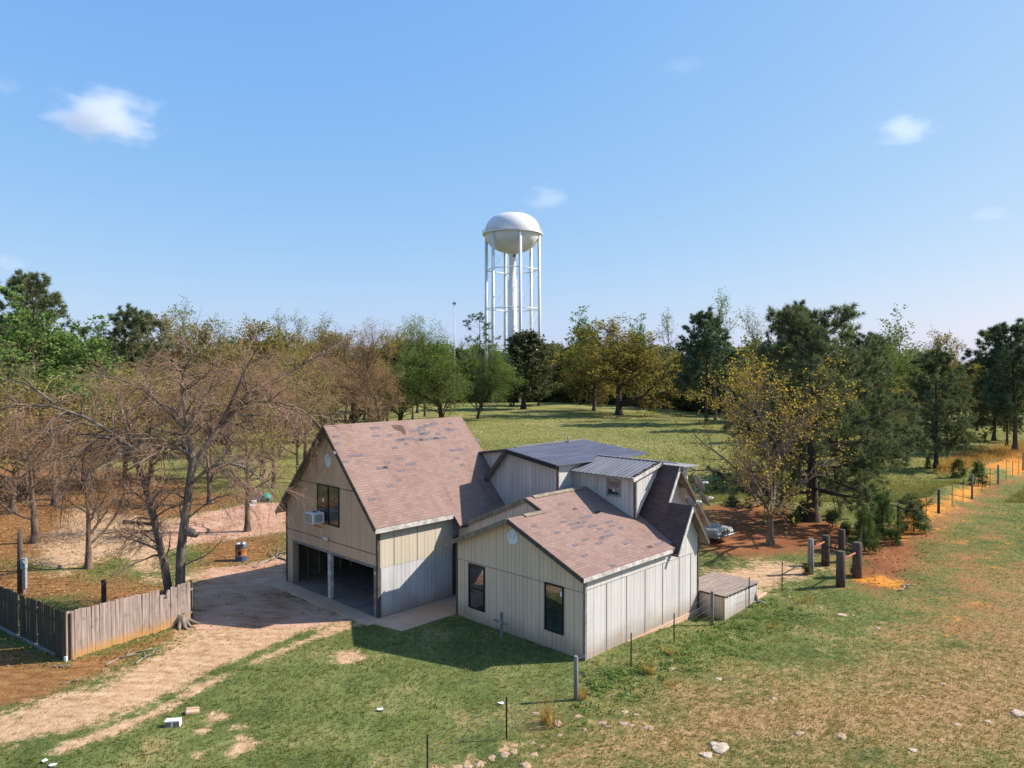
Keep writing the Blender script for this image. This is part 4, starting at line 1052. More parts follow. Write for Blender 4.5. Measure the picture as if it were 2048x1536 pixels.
p_green = make_decid('leafy_tree', 12, .22, 10, 3.6, L_GREEN, .13, 5, 9, 8, 0, up=.05, barkm=B_DARK, split=.2, n3L=1.2, asp=.75)
p_olive = make_decid('oak_tree', 14, .36, 22, 6.2, L_OLIVE, .125, 3, 10, 8, 2, up=.02, barkm=B_DARK, twigm=B_DARK, split=.12, n3L=1.6, ang=64, asp=.6)
p_orange = make_decid('budding_tree', 11.4, .21, 20, 5.4, L_ORANGE, .075, 2, 8, 6, 2, up=.05, barkm=B_GREY, twigm=B_TWIG, split=.2, n3L=1.1, ang=50, asp=.6, leaft0=.5)
p_tallbare = make_decid('budding_tree', 16, .2, 7, 4.2, L_PALE, .12, 1, 7, 6, 2, up=.07, barkm=B_GREY, twigm=B_TWIG2, split=.4, n3L=1.3, ang=34)
p_pale = make_decid('leafy_tree', 14, .24, 11, 4.6, L_PALE, .15, 2, 8, 7, 2, up=.05, barkm=B_GREY, twigm=B_GREY, split=.25, n3L=1.3)
p_wood = make_decid('forest_tree', 14, .24, 12, 4.6, L_DARK, .30, 4, 8, 6, 0, up=.04, barkm=B_DARK, split=.14, n3L=1.5, asp=.7)
p_wood2 = make_decid('forest_tree', 13, .22, 12, 4.4, L_OLIVE, .24, 4, 8, 6, 0, up=.04, barkm=B_DARK, split=.14, n3L=1.5, asp=.7)
p_pine = make_pine('pine_tree', 14, .2, 5.0, 84, 16, 7, 14, wd=.024)
p_big = make_pine('pine_tree', 14, .15, 7.0, 90, 17, 7, 15, wd=.022, nl=.4, droop=-.015, r=.4)
p_pine2 = make_pine('pine_tree', 13, .2, 4.8, 76, 16, 7, 14, lean=.05, mat=L_PINE, wd=.024)
p_pinefar = make_pine('pine_tree', 17, .34, 4.8, 60, 14, 6, 12, .55, .045, L_PINE_B, roundtop=True)
p_pinethin = make_pine('pine_tree', 15, .5, 3.0, 24, 6, 3, 10, .42, .03, L_PINE_B, r=.16)
p_cedar = make_cedar('cedar_tree', 13, 3.9)
p_sap = make_pine('young_pine', 2.0, .1, .55, 34, 4, 3, 14, .26, .009, L_PINE_Y, r=.03, base=.12)
p_budgreen = make_decid('budding_tree', 9, .16, 9, 4.0, L_BUD, .075, 3, 8, 7, 2, up=.03, barkm=B_BROWN, twigm=B_TWIG, split=.2, n3L=1.2, ang=50)
p_bush = make_decid('shrub', 1.5, .04, 10, .45, L_DARK, .045, 4, 6, 5, 0, up=.03, barkm=B_DARK, split=.03, n3L=.4, stems=3)

def put(proto, name, px, py, ytop, label, h0, rz=None, cat='tree', group=None, w=1.0, depth=None):
    """stand a tree on the ground seen at (px, py), its top reaching the photograph's row ytop"""
    if depth is None: c = at(px, py)
    else:
        q = at_depth(px, HORIZON, depth); c = np.array([q[0], q[1], float(terrain(q[0], q[1]))])
    h = tall(c[1], ytop) - c[2]; s = h / proto_h(proto)
    return place(proto, USED, name, c[0], c[1], c[2], s, RNG.uniform(0, 6.28) if rz is None else rz, label, cat, group, s * w)

# ---- left yard
put(p_bare, 'bare_tree', 420, 1008, 740, 'bare tree with pale sunlit trunk right of the big forked tree, behind the dirt drive', 10.2, 1.0, w=1.25)
put(p_bare2, 'bare_tree', 495, 1062, 770, 'bare tree with dark straight trunk in the dirt yard behind the blue barrel', 9.2, 2.2, w=1.25)
put(p_bare, 'bare_tree', 547, 975, 735, 'slim bare tree on the green grass left of the garage gable', 10.2, 3.1, w=1.2)
put(p_bare2, 'bare_tree', 595, 958, 735, 'twiggy bare tree half hidden by the tip of the garage gable', 9.2, 4.6, w=1.2)
put(p_rust, 'budding_tree', 177, 1137, 850, 'rusty budding tree with thin dark trunk on sand behind the plank fence corner', 9.2, .4, w=1.3)
put(p_rust, 'budding_tree', 70, 1085, 800, 'rusty budding tree at the left edge among orange leaf litter', 9.2, 2.9, w=1.5)
put(p_bare2, 'bare_tree', 110, 1010, 745, 'grey twiggy tree at the back of the leaf litter on the left', 9.2, 1.7, w=1.5)
put(p_rust, 'budding_tree', 250, 975, 770, 'low rusty budding tree behind the drooping limb of the big bare tree', 9.2, 5.2, w=1.7)
put(p_purple, 'bare_tree', 697, 880, 632, 'tall purplish multi stemmed bare tree behind the garage ridge, left of the green willow', 10.8, .3, w=1.1)
put(p_bare, 'bare_tree', 665, 885, 690, 'bare grey tree just behind the peak of the garage roof', 10.2, 2.4, w=1.3)
put(p_willow, 'willow_tree', 885, 862, 636, 'feathery bright green willow behind the far end of the garage roof', 10.2, .9, w=1.05)
put(p_willow, 'willow_tree', 960, 838, 690, 'smaller bright green willow between the garage roof and the dark cedar', 10.2, 2.6, w=1.2)
put(p_willow, 'willow_tree', 800, 858, 700, 'low green willow on the left of the tall feathery willow', 10.2, 4.0, w=1.2)
put(p_budgreen, 'budding_tree', 30, 1000, 790, 'yellow green budding tree at the left edge above the leaf litter', 9.2, 1.1, w=1.6)
put(p_budgreen, 'budding_tree', 215, 960, 765, 'yellow green budding tree behind the drooping left limb of the big bare tree', 9.2, 2.6, w=1.6)
put(p_budgreen, 'budding_tree', 560, 915, 735, 'yellow green budding tree behind the bare trees left of the garage peak', 9.2, 4.1, w=1.2)
# ---- left skyline
put(p_green, 'leafy_tree', 62, 0, 578, 'tall bright green leafy tree in front of the pine at the upper left', 12.3, 1.0, w=.95, depth=62)
put(p_green, 'leafy_tree', 165, 0, 632, 'bright green leafy tree right of the tallest leafy one at the upper left', 12.3, 2.5, w=1.0, depth=60)
put(p_green, 'leafy_tree', -10, 0, 660, 'bright green leafy tree cut by the left edge of the photo', 12.3, 4.1, w=1.2, depth=58)
put(p_green, 'leafy_tree', 110, 0, 700, 'low broad leafy tree beneath the tall green ones at the left', 12.3, .2, w=1.6, depth=55)
put(p_pine2, 'pine_tree', 75, 0, 548, 'dark bushy pine rising highest at the upper left', 13.3, .5, w=.95, depth=80)
put(p_pine2, 'pine_tree', 10, 0, 632, 'dark pine on the left edge behind the leafy trees', 13.3, 2.5, w=1.0, depth=90)
put(p_pine, 'pine_tree', 262, 0, 612, 'dark round pine on the left skyline between green and yellow trees', 14.3, 1.9, w=1.1, depth=92)
put(p_olive, 'oak_tree', 345, 0, 622, 'yellowish olive tree right of the round pine on the left skyline', 14.4, 1.2, depth=100, w=.9)
put(p_tallbare, 'budding_tree', 375, 0, 590, 'tall thin bare tree poking above the yellowish olive tree on the left', 16.4, .7, depth=84, w=.9)
put(p_tallbare, 'budding_tree', 445, 0, 625, 'thin bare tree second from left on the skyline above olive crowns', 16.4, 2.7, depth=95, w=.9)
ol = 'olive budding tree in the row between the left yard and the far wood'
for (px, yt, dp, w) in [(425,650,98,1.0),(500,648,112,1.1),(565,672,118,1.1),(640,664,122,1.0),(705,672,126,1.0),(775,664,135,1.0),(590,700,98,1.0),(455,700,84,1.0),(850,690,150,1.1)]:
    put(p_olive if RNG.uniform() < .6 else p_budgreen, 'oak_tree', px, 0, yt - 10, ol, 14.2, None, 'tree', 'olive trees across the left middle distance', w, dp)
for (px, yt, dp, w, lb) in [(300,728,62,1.5,'yellow green budding tree deep in the thicket left of the forked bare tree'),(180,745,58,1.6,'broad yellow green budding tree beneath the leafy trees at the left'),(20,760,50,1.6,'low yellow green budding tree at the far left edge under the leafy trees')]:
    put(p_budgreen, 'budding_tree', px, 0, yt, lb, 9.2, None, 'tree', None, w, dp)
rl = 'rusty twiggy tree in the thicket behind the big bare tree'
for (px, yt, dp, w) in [(420,722,66,1.5),(525,718,66,1.5),(610,700,74,1.3),(760,715,84,1.2)]:
    put(p_rust, 'budding_tree', px, 0, yt, rl, 9.2, None, 'tree', 'rusty trees behind the big bare tree', w, dp)
for (px, yt, dp, lb) in [(555,615,130,'slender bare tree with three forks on the skyline left of the tower'),(597,618,132,'slender bare tree with upright twigs between two others on the skyline'),(640,622,136,'short bare tree on the skyline, rightmost of three above the olive crowns'),
                     (825,628,140,'pale green sparse tree leaning left on the skyline left of the tower')]:
    put(p_tallbare, 'budding_tree', px, 0, yt, lb, 16.4, None, depth=dp, w=.8)
put(p_pinethin, 'pine_tree', 962, 0, 625, 'lone thin pine with open bluish crown left of the water tower legs', 15.3, 1.0, depth=170, w=1.3)
# ---- around the far meadow
put(p_cedar, 'cedar_tree', 1047, 818, 662, 'dark dense cedar standing in the meadow in front of the water tower', 13.3, .4, w=1.4)
put(p_cedar, 'cedar_tree', 1078, 812, 705, 'small dark cedar close against the right side of the larger cedar', 13.3, 2.0, w=1.0)
put(p_sap, 'young_pine', 1024, 812, 786, 'little dark evergreen bush at the foot of the large cedar', 2.2, .3, 'shrub', w=.8)
put(p_olive, 'oak_tree', 1238, 830, 634, 'broad round golden olive oak alone on the far side of the meadow', 14.4, .6, w=1.4)
put(p_olive, 'oak_tree', 1188, 822, 690, 'slim olive oak under the left side of the broad round oak', 14.4, 2.4, w=1.1)
put(p_green, 'leafy_tree', 1160, 0, 614, 'bright green tree rising behind the golden oak on its left', 12.3, 1.3, depth=196, w=.85)
put(p_green, 'leafy_tree', 1272, 0, 628, 'small bright green crown peeping over the golden oak', 12.3, 2.0, depth=200, w=.7)
put(p_tallbare, 'budding_tree', 1338, 0, 613, 'pale sparse tree on the skyline between the golden oak and the dark pine', 16.4, .2, depth=180, w=.8)
put(p_pinefar, 'pine_tree', 1413, 0, 618, 'dark round topped pine left of the orange budding tree', 17.3, .9, depth=128, w=1.05)
put(p_tallbare, 'budding_tree', 1432, 0, 576, 'tallest bare tree on the skyline leaning left behind the round topped pine', 16.4, 3.5, depth=138, w=1.0)
put(p_tallbare, 'budding_tree', 1506, 0, 610, 'thin tree with pale green tufts on the skyline above the orange tree', 16.4, 1.5, depth=140, w=.9)
oc_ = np.concatenate([np.array([v.co[:] for v in c.data.vertices]) for c in p_orange.children if c.name.startswith('crown')]).mean(0); ORZ = PI - math.atan2(oc_[1], oc_[0])   # the heavier side of the crown hangs to the left
# ---- right foreground and middle
put(p_orange, 'budding_tree', 1541, 1090, 686, 'orange yellow budding tree with grey trunk right of the house', 11.5, ORZ, w=1.0)
put(p_big, 'pine_tree', 1625, 1042, 612, 'huge dark pine with thick trunk behind the orange budding tree', 14.3, .0, w=1.02)
put(p_pine2, 'pine_tree', 1725, 0, 668, 'broad dark pine whose boughs reach down to the fence, right of the huge pine', 13.3, 1.0, depth=62, w=.9)
put(p_pine, 'pine_tree', 1600, 0, 605, 'tall pine whose top shows left above the huge dark pine', 14.3, 3.0, depth=66, w=.85)
put(p_pine, 'pine_tree', 1872, 937, 695, 'pointed pine with bare lower trunk beside the orange dirt bank', 14.3, 4.0, w=1.0)
put(p_pinefar, 'pine_tree', 2030, 905, 640, 'tall dark pine at the right edge with bare lower trunk', 17.3, 2.0, w=1.25)
put(p_pinefar, 'pine_tree', 2014, 893, 690, 'slimmer pine just left of the tall pine at the right edge', 17.3, 5.0, w=.8)
put(p_pine2, 'pine_tree', 1990, 0, 735, 'low pine filling the gap left of the right edge pines', 13.3, .5, depth=100, w=1.2)
put(p_pale, 'leafy_tree', 1690, 0, 616, 'pale grey green tree on the skyline right of the huge pine', 14.4, 1.0, depth=98, w=.9)
put(p_pale, 'leafy_tree', 1800, 0, 614, 'large loose yellow green tree rising behind the pines on the right', 14.4, 2.0, depth=92, w=1.05)
put(p_willow, 'willow_tree', 1815, 0, 665, 'feathery olive green tree behind the pointed pine on the right', 10.2, 5.4, depth=88, w=.9)
put(p_olive, 'oak_tree', 1868, 0, 662, 'small golden budding tree at the right end of the skyline group', 14.4, 3.3, depth=100, w=.7)
put(p_orange, 'budding_tree', 1770, 0, 730, 'rusty budding tree seen between the dark pines on the right', 11.5, 1.2, depth=80, w=1.1)
# ---- the far wood
FW = [('forest_tree', p_wood, 'dark leafy tree in the distant wood beyond the meadow', 'dark trees of the far wood', 14.2),
      ('forest_tree', p_wood2, 'olive leafy tree in the distant wood beyond the meadow', 'olive trees of the far wood', 13.2),
      ('pine_tree', p_pinefar, 'dark pine in the distant wood beyond the meadow', 'pines of the far wood', 17.3)]
spots = []
for k in range(70):                                   # behind the meadow, left to right
    px = 760 + (1560 - 760) * (k % 35) / 34 + RNG.uniform(-14, 14)
    edge = np.interp(px, [760, 1000, 1100, 1250, 1400, 1560], [205, 215, 212, 196, 165, 140])
    spots.append((px, edge + 6 + (k // 35) * 14 + RNG.uniform(0, 8), RNG.uniform(672, 712) + (10 if px < 1080 else 0)))
for k in range(26): spots.append((1480 + 24 * k + RNG.uniform(-10, 10), RNG.uniform(112, 150), RNG.uniform(690, 722) + (18 if 1895 < 1480 + 24 * k < 1985 else 0)))
for k in range(36): spots.append((-80 + 26 * k + RNG.uniform(-10, 10), RNG.uniform(130, 180), RNG.uniform(668, 706)))
for k in range(60): spots.append((-100 + 38 * k + RNG.uniform(-16, 16), RNG.uniform(260, 420), RNG.uniform(692, 718) + (14 if 1880 < -100 + 38 * k < 2000 else 0)))
for k in range(40): spots.append((-160 + 60 * k, RNG.uniform(520, 760), RNG.uniform(712, 726)))
for k in range(46): spots.append(((-140 - 26 * k) if k < 23 else (2080 + 30 * (k - 23)), RNG.uniform(120, 330), RNG.uniform(680, 712)))
for (px, dp, yt) in spots:
    j = RNG.choice(3, p=[.45, .3, .25]); nm, pr, lb, gr, h0 = FW[j]
    if dp > 250 and j == 1: nm, pr, lb, gr, h0 = FW[0]
    if 930 < px < 1120: yt = RNG.uniform(684, 702) if not 990 < px < 1065 else RNG.uniform(700, 712)
    put(pr, nm, px, 0, yt, lb, h0, None, 'tree', gr, RNG.uniform(.95, 1.35), dp)
# low brush at the foot of the wood
bl = 'dark shrub in the low brush along the foot of the far wood'
for k in range(44):
    px = 770 + 18.5 * k + RNG.uniform(-6, 6); edge = np.interp(px, [760, 1000, 1100, 1250, 1400, 1560], [203, 213, 210, 193, 162, 138])
    q = at_depth(px, HORIZON, edge + RNG.uniform(0, 4)); place(p_bush, USED, 'shrub', q[0], q[1], 0, RNG.uniform(2.4, 4.2), RNG.uniform(0, 6), bl, 'shrub', 'brush along the far wood', RNG.uniform(4.5, 7.0))
# young pines along the dirt bank, and brush under the big pine
for (x, y, yt, w, lb) in [(1729,1104,1014,1.1,'young pine behind the tallest corner fence post'),(1766,1080,982,1.1,'young pine left of the dark fence post on the orange bank'),(1828,1064,988,1.2,'bushy young pine right of the dark fence post on the orange bank'),
    (1917,955,915,1.3,'young pine in the brown grass right of the pointed pine trunk'),(1957,972,920,1.1,'young pine beside the wire fence, rightmost of the row'),(1856,938,914,1.0,'tiny dark pine at the foot of the pointed pine'),
    (1795,1090,1060,1.0,'tiny pine seedling at the foot of the orange bank'),(1605,1040,1000,1.4,'young pine left of the huge pine trunk')]:
    put(p_sap, 'young_pine', x, y, yt, lb, 2.2, None, 'young pine', None, w)
for (x, y, s, lb) in [(1660,1050,.7,'green brush at the right foot of the huge pine'),(1690,1075,.6,'loose brush between the huge pine and the corner posts'),(1655,1100,.45,'dull shrub in front of the huge pine on red soil'),(1590,1052,.6,'small shrub at the left foot of the huge pine'),
                      (1617,1150,.35,'small green weed clump at the foot of the grey topped corner post'),(1708,1150,.35,'small green weed clump at the foot of the thick right corner post')]:
    c = at(x, y); place(p_bush, USED, 'shrub', c[0], c[1], c[2], s, RNG.uniform(0, 6), lb, 'shrub')
# ================================================================ OBJECTS
# ---- grey plank fence
fA, fB = at(133, 1322), at(388, 1242)
fC = fA + (at(0, 1256) - fA) * 1.75
fence = empty('plank_fence', fA, 0, 'weathered grey plank fence turning a corner, orange stains along its sunlit foot', 'fence')
def planks(A, B, h0, h1, name, rough, broken=(), mat='plank'):
    d = B - A; L = math.hypot(d[0], d[1]); e = d / L; e[2] = 0; back = -1 if mat == 'plank_dark' else 1
    b = MB(); n = int(L / .142); rail = MB()
    nrmv = np.array([-e[1], e[0], 0]); rr = random.Random(5)
    for i in range(n):
        s = i * .142; g = A + d * (s / L) - fA
        if i in broken and broken[i] is None: continue
        h = h0 + (h1 - h0) * s / L + rr.uniform(-rough, rough)
        if i in broken: h *= broken[i]
        tilt = rr.uniform(-.012, .012); off = nrmv * rr.uniform(-.006, .006)
        w = .142 - rr.choice([.004, .006, .006, .014])
        z0 = g[2] + rr.uniform(.0, .05) - .02
        p0 = g + off; p1 = p0 + e * w; t = nrmv * .02
        q = e * tilt * 2
        c = .02 if rr.random() < .8 else .0
        vs = [p0, p1, p1 + t, p0 + t]
        lo = [(p[0], p[1], z0) for p in vs]; hi = [(p[0] + q[0], p[1] + q[1], g[2] + h - (c if k % 3 else 0)) for k, p in enumerate(vs)]
        b.add(lo + hi, [(3,2,1,0),(4,5,6,7),(0,1,5,4),(1,2,6,5),(2,3,7,6),(3,0,4,7)])
    b.build(name, M[mat], fence)
    for f in (.22, .8):
        r_ = MB(); p = A - fA + nrmv * .06 * back; q = B - fA + nrmv * .06 * back
        r_.bar((p[0], p[1], p[2] + h0 * f), (q[0], q[1], q[2] + h1 * f), .04, .09); r_.build('rail', M['post_grey'], fence)
    k = 0.0
    while k < L:
        g = A + d * (k / L) - fA + nrmv * .13 * back
        p_ = MB(); p_.box((g[0] - .045, g[1] - .045, g[2] - .2), (g[0] + .045, g[1] + .045, g[2] + h0 * .95)); p_.build('post', M['post_wood'], fence); k += 2.4
nfr = int(np.linalg.norm((fB - fA)[:2]) / .142)
planks(fA, fB, 1.70, 1.60, 'plank_panel', .025, {nfr - 9: .86, nfr - 8: .74, nfr - 7: .93, nfr - 12: .95, nfr - 5: .97})
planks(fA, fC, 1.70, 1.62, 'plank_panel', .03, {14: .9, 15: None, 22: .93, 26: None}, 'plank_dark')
b = MB(); g = fC - fA
nv = np.array([-(g[1]), g[0], 0]) / math.hypot(g[0], g[1])
b.bar(nv * -.0 + np.array([0.0, -.06, .05]) + g * .08, g * .95 + np.array([0, -.06, .05]), .05, .14); b.build('kick_board', M['post_grey'], fence)
b = MB(); b.box((-.06, -.05, -.05), (.02, .03, .16)); b.build('corner_block', M['paper'], fence)
# ---- utility post, bare post
c = at(40, 1188)
up = empty('utility_post', c, 0, 'brown utility post with grey electric meter behind the left plank fence', 'utility post')
b = MB(); b.tube([(0, 0, -.2), (.02, 0, 1.5), (.03, .02, 2.8)], [.12, .11, .10], 10); b.build('pole', M['post_wood'], up)
b = MB(); b.box((.13, -.16, 1.15), (.36, .02, 1.62)); b.tube([(.245, -.2, 1.45), (.245, -.14, 1.45)], .1, 14); b.build('meter_box', M['meter'], up, .015)
b = MB(); b.box((.17, -.12, .25), (.33, .02, 1.12)); b.tube([(.25, -.05, -.1), (.25, -.05, .3)], .03, 8); b.build('breaker_box', M['meter'], up, .015)
c = at(208, 1222)
b = MB(); b.box((-.075, -.075, -.2), (.075, .075, 1.25)); b.box((-.085, -.085, 1.25), (.085, .085, 1.28)); o = b.build('fence_post', M['post_dark'], None, .012); o.location = c
setp(o, 'single dark square post standing behind the plank fence', 'post')
# ---- rusted burn barrel
c = at(482, 1121)
br = empty('burn_barrel', c, .4, 'rusty orange and blue burn barrel with a square hole, full of rubbish', 'barrel')
def barrel_mat():
    m = NT('barrel_paint'); o = m.obj(); z = m.n('SeparateXYZ', {0: o}).outputs[2]; n = m.noise(o, 7, 5, .65)
    zz = m.math('ADD', z, m.math('MULTIPLY', m.math('SUBTRACT', n, .5), .28))
    c1 = m.mix(m.step(n, .4, .62), (.30, .10, .03), (.46, .19, .05))
    c2 = m.mix(m.step(zz, .24, .30), (.05, .11, .25), c1); c3 = m.mix(m.step(zz, .60, .66), c2, (.08, .05, .045))
    c4 = m.mix(m.math('MULTIPLY', m.step(zz, .72, .76), m.step(m.noise(o, 3, 2), .45, .55)), c3, (.10, .22, .30))
    m.bsdf(c4, .6, .1, n, .3, .01); return m.mat
b = MB(); b.lathe([(.28, 0), (.29, .02), (.288, .28), (.298, .30), (.288, .32), (.288, .58), (.298, .60), (.288, .62), (.29, .87), (.30, .885), (.29, .90), (.275, .89), (.27, .6), (0, .6)], (0, 0, 0), 28); b.build('drum', barrel_mat(), br)
b = MB()
ph = -PI / 2 + .1 - .4
def cyl(a, z, r): return (r * math.cos(ph + a), r * math.sin(ph + a), z)
b.add([cyl(-.28, .36, .291), cyl(0, .36, .294), cyl(.28, .36, .291), cyl(.28, .54, .291), cyl(0, .54, .294), cyl(-.28, .54, .291)], [(0, 1, 4, 5), (1, 2, 3, 4)]); b.build('burnt_hole', M['black'], br)
for k in range(9):
    a = k * 2.4; rr = .05 + .018 * k
    b = MB(); x0, y0 = rr * math.cos(a), rr * math.sin(a); b.box((x0 - .05, y0 - .04, .80 + .012 * (k % 4)), (x0 + .05, y0 + .05, .90 + .02 * (k % 3)))
    q = b.build('rubbish', [M['paper'], M['white'], M['rust'], M['curtain']][k % 4], br, .02); 
# ---- wooden cross by the gable wall
c = at(1003, 1277)
cr = empty('wooden_cross', c, PI / 2 - TH, 'grey weathered cross planted in the grass before the front gable', 'cross')
b = MB(); b.box((-.03, -.045, -.2), (.03, .045, .98)); b.build('upright', M['post_grey'], cr)
b = MB(); b.box((-.055, -.33, .58), (-.031, .33, .66)); b.build('crossbar', M['post_grey'], cr)
b = MB(); b.tube([(-.06, 0, .62), (-.075, 0, .62)], .055, 10); b.build('disc', M['meter'], cr)
# ---- low shed beside the house
sh = empty('low_shed', HW(7.66, -1.2, -.28), HOUSE_RZ, 'low plank lidded box shed with white plywood sides beside the right end of the house', 'shed')
sz = lambda u, v: 1.03 - .03 * u * .5
b = MB(); b.prism([(.06, .04, 0), (3.0, .04, 0.05), (3.0, .04, .86), (.06, .04, .93)], (0, .05, 0)); b.build('wall', M['siding_side'], sh)
b = MB(); b.prism([(.05, .03, 0), (.05, 2.1, 0.0), (.05, 2.1, .93), (.05, .03, .93)], (.05, 0, 0)); b.build('wall', M['siding_front'], sh)
b = MB(); b.prism([(3.0, .03, 0.05), (3.0, 2.1, 0.05), (3.0, 2.1, .86), (3.0, .03, .86)], (-.05, 0, 0)); b.build('wall', M['siding_front'], sh)
b = MB(); rr = random.Random(3)
for k in range(15):
    y0 = -.02 + k * .148; x1 = 3.1 + rr.uniform(-.05, .04); x0 = -.02 + rr.uniform(-.04, .03); dz = rr.uniform(-.006, .006)
    b.prism([(x0, y0, sz(x0, 0) + dz), (x1, y0, sz(x1, 0) + dz), (x1, y0 + .138, sz(x1, 0) + dz), (x0, y0 + .138, sz(x0, 0) + dz)], (0, 0, -.03))
b.build('plank_lid', M['deck_wood'], sh)
for k in range(9):
    b = MB(); x = .2 + k * .33; b.box((x, -.015, sz(x, 0) - .11), (x + .07, 2.1, sz(x, 0) - .032)); b.build('rafter', M['post_dark'], sh)
b = MB(); b.prism([(3.05, .05, .0), (4.3, .15, .0), (4.1, .7, .0), (3.1, .8, .0)], (0, 0, .22)); b.build('stone_step', M['concrete'], sh, .05)
c = at(1514, 1204)
b = MB(); b.tube([(0, 0, -.1), (-.05, 0, .25), (-.12, .05, .55)], [.14, .09, .04], 7); b.tube([(0, 0, .05), (.2, -.12, .02), (.38, -.2, -.03)], [.08, .06, .03], 6); b.tube([(0, 0, .05), (-.2, -.15, .04), (-.3, -.22, -.02)], [.07, .05, .02], 6)
o = b.build('tree_stump', B_PALE); o.location = c; setp(o, 'small pale stump with roots at the corner of the low shed', 'stump')

# ---- wire fences
def tpost(parent, c, h, name='steel_post'):
    b = MB(); x, y, z = c
    b.box((x - .022, y - .005, z - .2), (x + .022, y + .005, z + h)); b.box((x - .004, y - .03, z - .2), (x + .004, y + .005, z + h))
    return b.build(name, M['rust'], parent)
def wpost(parent, c, h, r=.075, mat='post_wood', name='wood_post', lean=(0, 0)):
    b = MB(); x, y, z = c
    b.tube([(x, y, z - .2), (x + lean[0] * .5, y + lean[1] * .5, z + h * .5), (x + lean[0], y + lean[1], z + h - .02), (x + lean[0], y + lean[1], z + h)], [r * 1.05, r, r * .96, r * .85], 10)
    return b.build(name, M[mat], parent)
def wires(parent, pts, hs, name='wire', n=4):
    for k in range(n):
        b = MB()
        for i in range(len(pts) - 1):
            p, q = pts[i], pts[i + 1]; f = .3 + .62 * k / (n - 1)
            m = (p + q) / 2
            b.tube([(p[0], p[1], p[2] + hs[i] * f), (m[0], m[1], m[2] + (hs[i] + hs[i+1]) / 2 * f - .02), (q[0], q[1], q[2] + hs[i + 1] * f)], .0035, 3, caps=False)
        b.build(name, M['wire'], parent)
def hgt(c, ytop): return max(.5, tall(c[1], ytop) - c[2])
def wire_fence(lst, label):
    o0 = at(*lst[0][:2]); root = empty('wire_fence', o0, 0, label, 'fence'); pts = []; hs = []
    for (x, y, yt, kind) in lst:
        c = at(x, y); h = hgt(c, yt); pts.append(c - o0); hs.append(h)
        if kind == 'T': tpost(root, c - o0, h)
        else: wpost(root, c - o0, h, {'w': .075, 'd': .085, 'g': .07}[kind], {'w': 'post_grey', 'd': 'post_dark', 'g': 'post_grey'}[kind])
    wires(root, pts, hs); return root
wire_fence([(690,1640,1560,'T'),(855,1556,1477,'T'),(1013,1478,1400,'T'),(1152,1400,1317,'g'),(1262,1333,1270,'T'),(1348,1285,1230,'T'),(1424,1250,1185,'g'),(1498,1215,1157,'T'),(1564,1183,1125,'T'),(1619,1149,1082,'g')],
           'sagging wire fence of rusty steel and grey wood posts passing the near house corner')
wire_fence([(1716,1152,1090,'d'),(1728,1094,1030,'T'),(1764,1080,1015,'T'),(1796,1066,1012,'d'),(1852,1039,994,'T'),(1877,1027,980,'d'),(1904,1014,972,'T'),(1926,1002,960,'T'),(1944,998,948,'w'),(1964,982,945,'T'),(1980,976,937,'T'),(1996,968,930,'w'),(2012,960,921,'T'),(2025,953,919,'T'),(2037,949,917,'T'),(2046,941,905,'w'),(2085,925,893,'T')],
           'wire fence of thin posts running past the orange dirt bank towards the right edge')
ca = at(1681, 1172); corner = empty('corner_brace', ca, 0, 'cluster of five thick timber corner posts braced with red and black pipes', 'fence brace')
CP = {}
for k, (x, y, yt, r, mt) in dict(A=(1621,1148,1079,.14,'post_grey'), B=(1651,1131,1072,.2,'post_dark'), C=(1683,1124,1060,.17,'post_dark'), D=(1681,1173,1104,.2,'post_wood'), E=(1714,1155,1086,.215,'post_wood')).items():
    c = at(x, y) - ca; h = hgt(at(x, y), yt); CP[k] = (c, h); wpost(corner, c, h, r, mt)
b = MB(); b.tube([CP['A'][0] + (0, 0, 0.0), CP['A'][0] + (0, 0, .02)], .13, 10); 
def pipe(a, fa, c, fc, mat, r=.04):
    b = MB(); p = CP[a][0] + np.array([0, 0, CP[a][1] * fa]); q = CP[c][0] + np.array([0, 0, CP[c][1] * fc]); b.tube([p, q], r, 8); b.build('brace_pipe', M[mat], corner)
pipe('A', .72, 'B', .8, 'red_pipe'); pipe('D', .74, 'E', .72, 'red_pipe'); pipe('B', .62, 'E', .72, 'black', .035)
pc = CP['C'][0]; b = MB(); b.tube([pc + np.array([0, 0, CP['C'][1] * .75]), pc + np.array([-.42, .15, .55])], .04, 8); b.build('brace_pipe', M['red_pipe'], corner)
pipe('B', .58, 'C', .3, 'rust', .03)
pipe('D', .62, 'A', .55, 'wire', .008); pipe('D', .85, 'A', .8, 'wire', .008); pipe('E', .5, 'C', .5, 'wire', .008)

# ---- window air conditioner
ac = empty('air_conditioner', HW(GF - .05, 12.72, 3.32), HOUSE_RZ + PI, 'grey white window air conditioner jutting from the garage gable window', 'air conditioner')
b = MB(); b.box((.05, -.32, 0), (.62, .32, .46)); b.build('casing', M['white'], ac, .015)
b = MB()
for k in range(11): b.box((.61, -.28 + k * .052, .04), (.632, -.25 + k * .052, .42))
b.build('grille', M['meter'], ac)
for s in (-1, 1):
    b = MB(); b.box((.14, s * .322 - .004, .06), (.54, s * .322 + .004, .4)); b.build('side_vent', M['meter'], ac)
b = MB(); b.bar((.0, 0, -.28), (.5, 0, -.012), .03, .03); b.build('bracket', M['rust'], ac)
b = MB(); b.box((.2, -.2, .458), (.36, .05, .468)); b.build('top_panel', M['black'], ac)

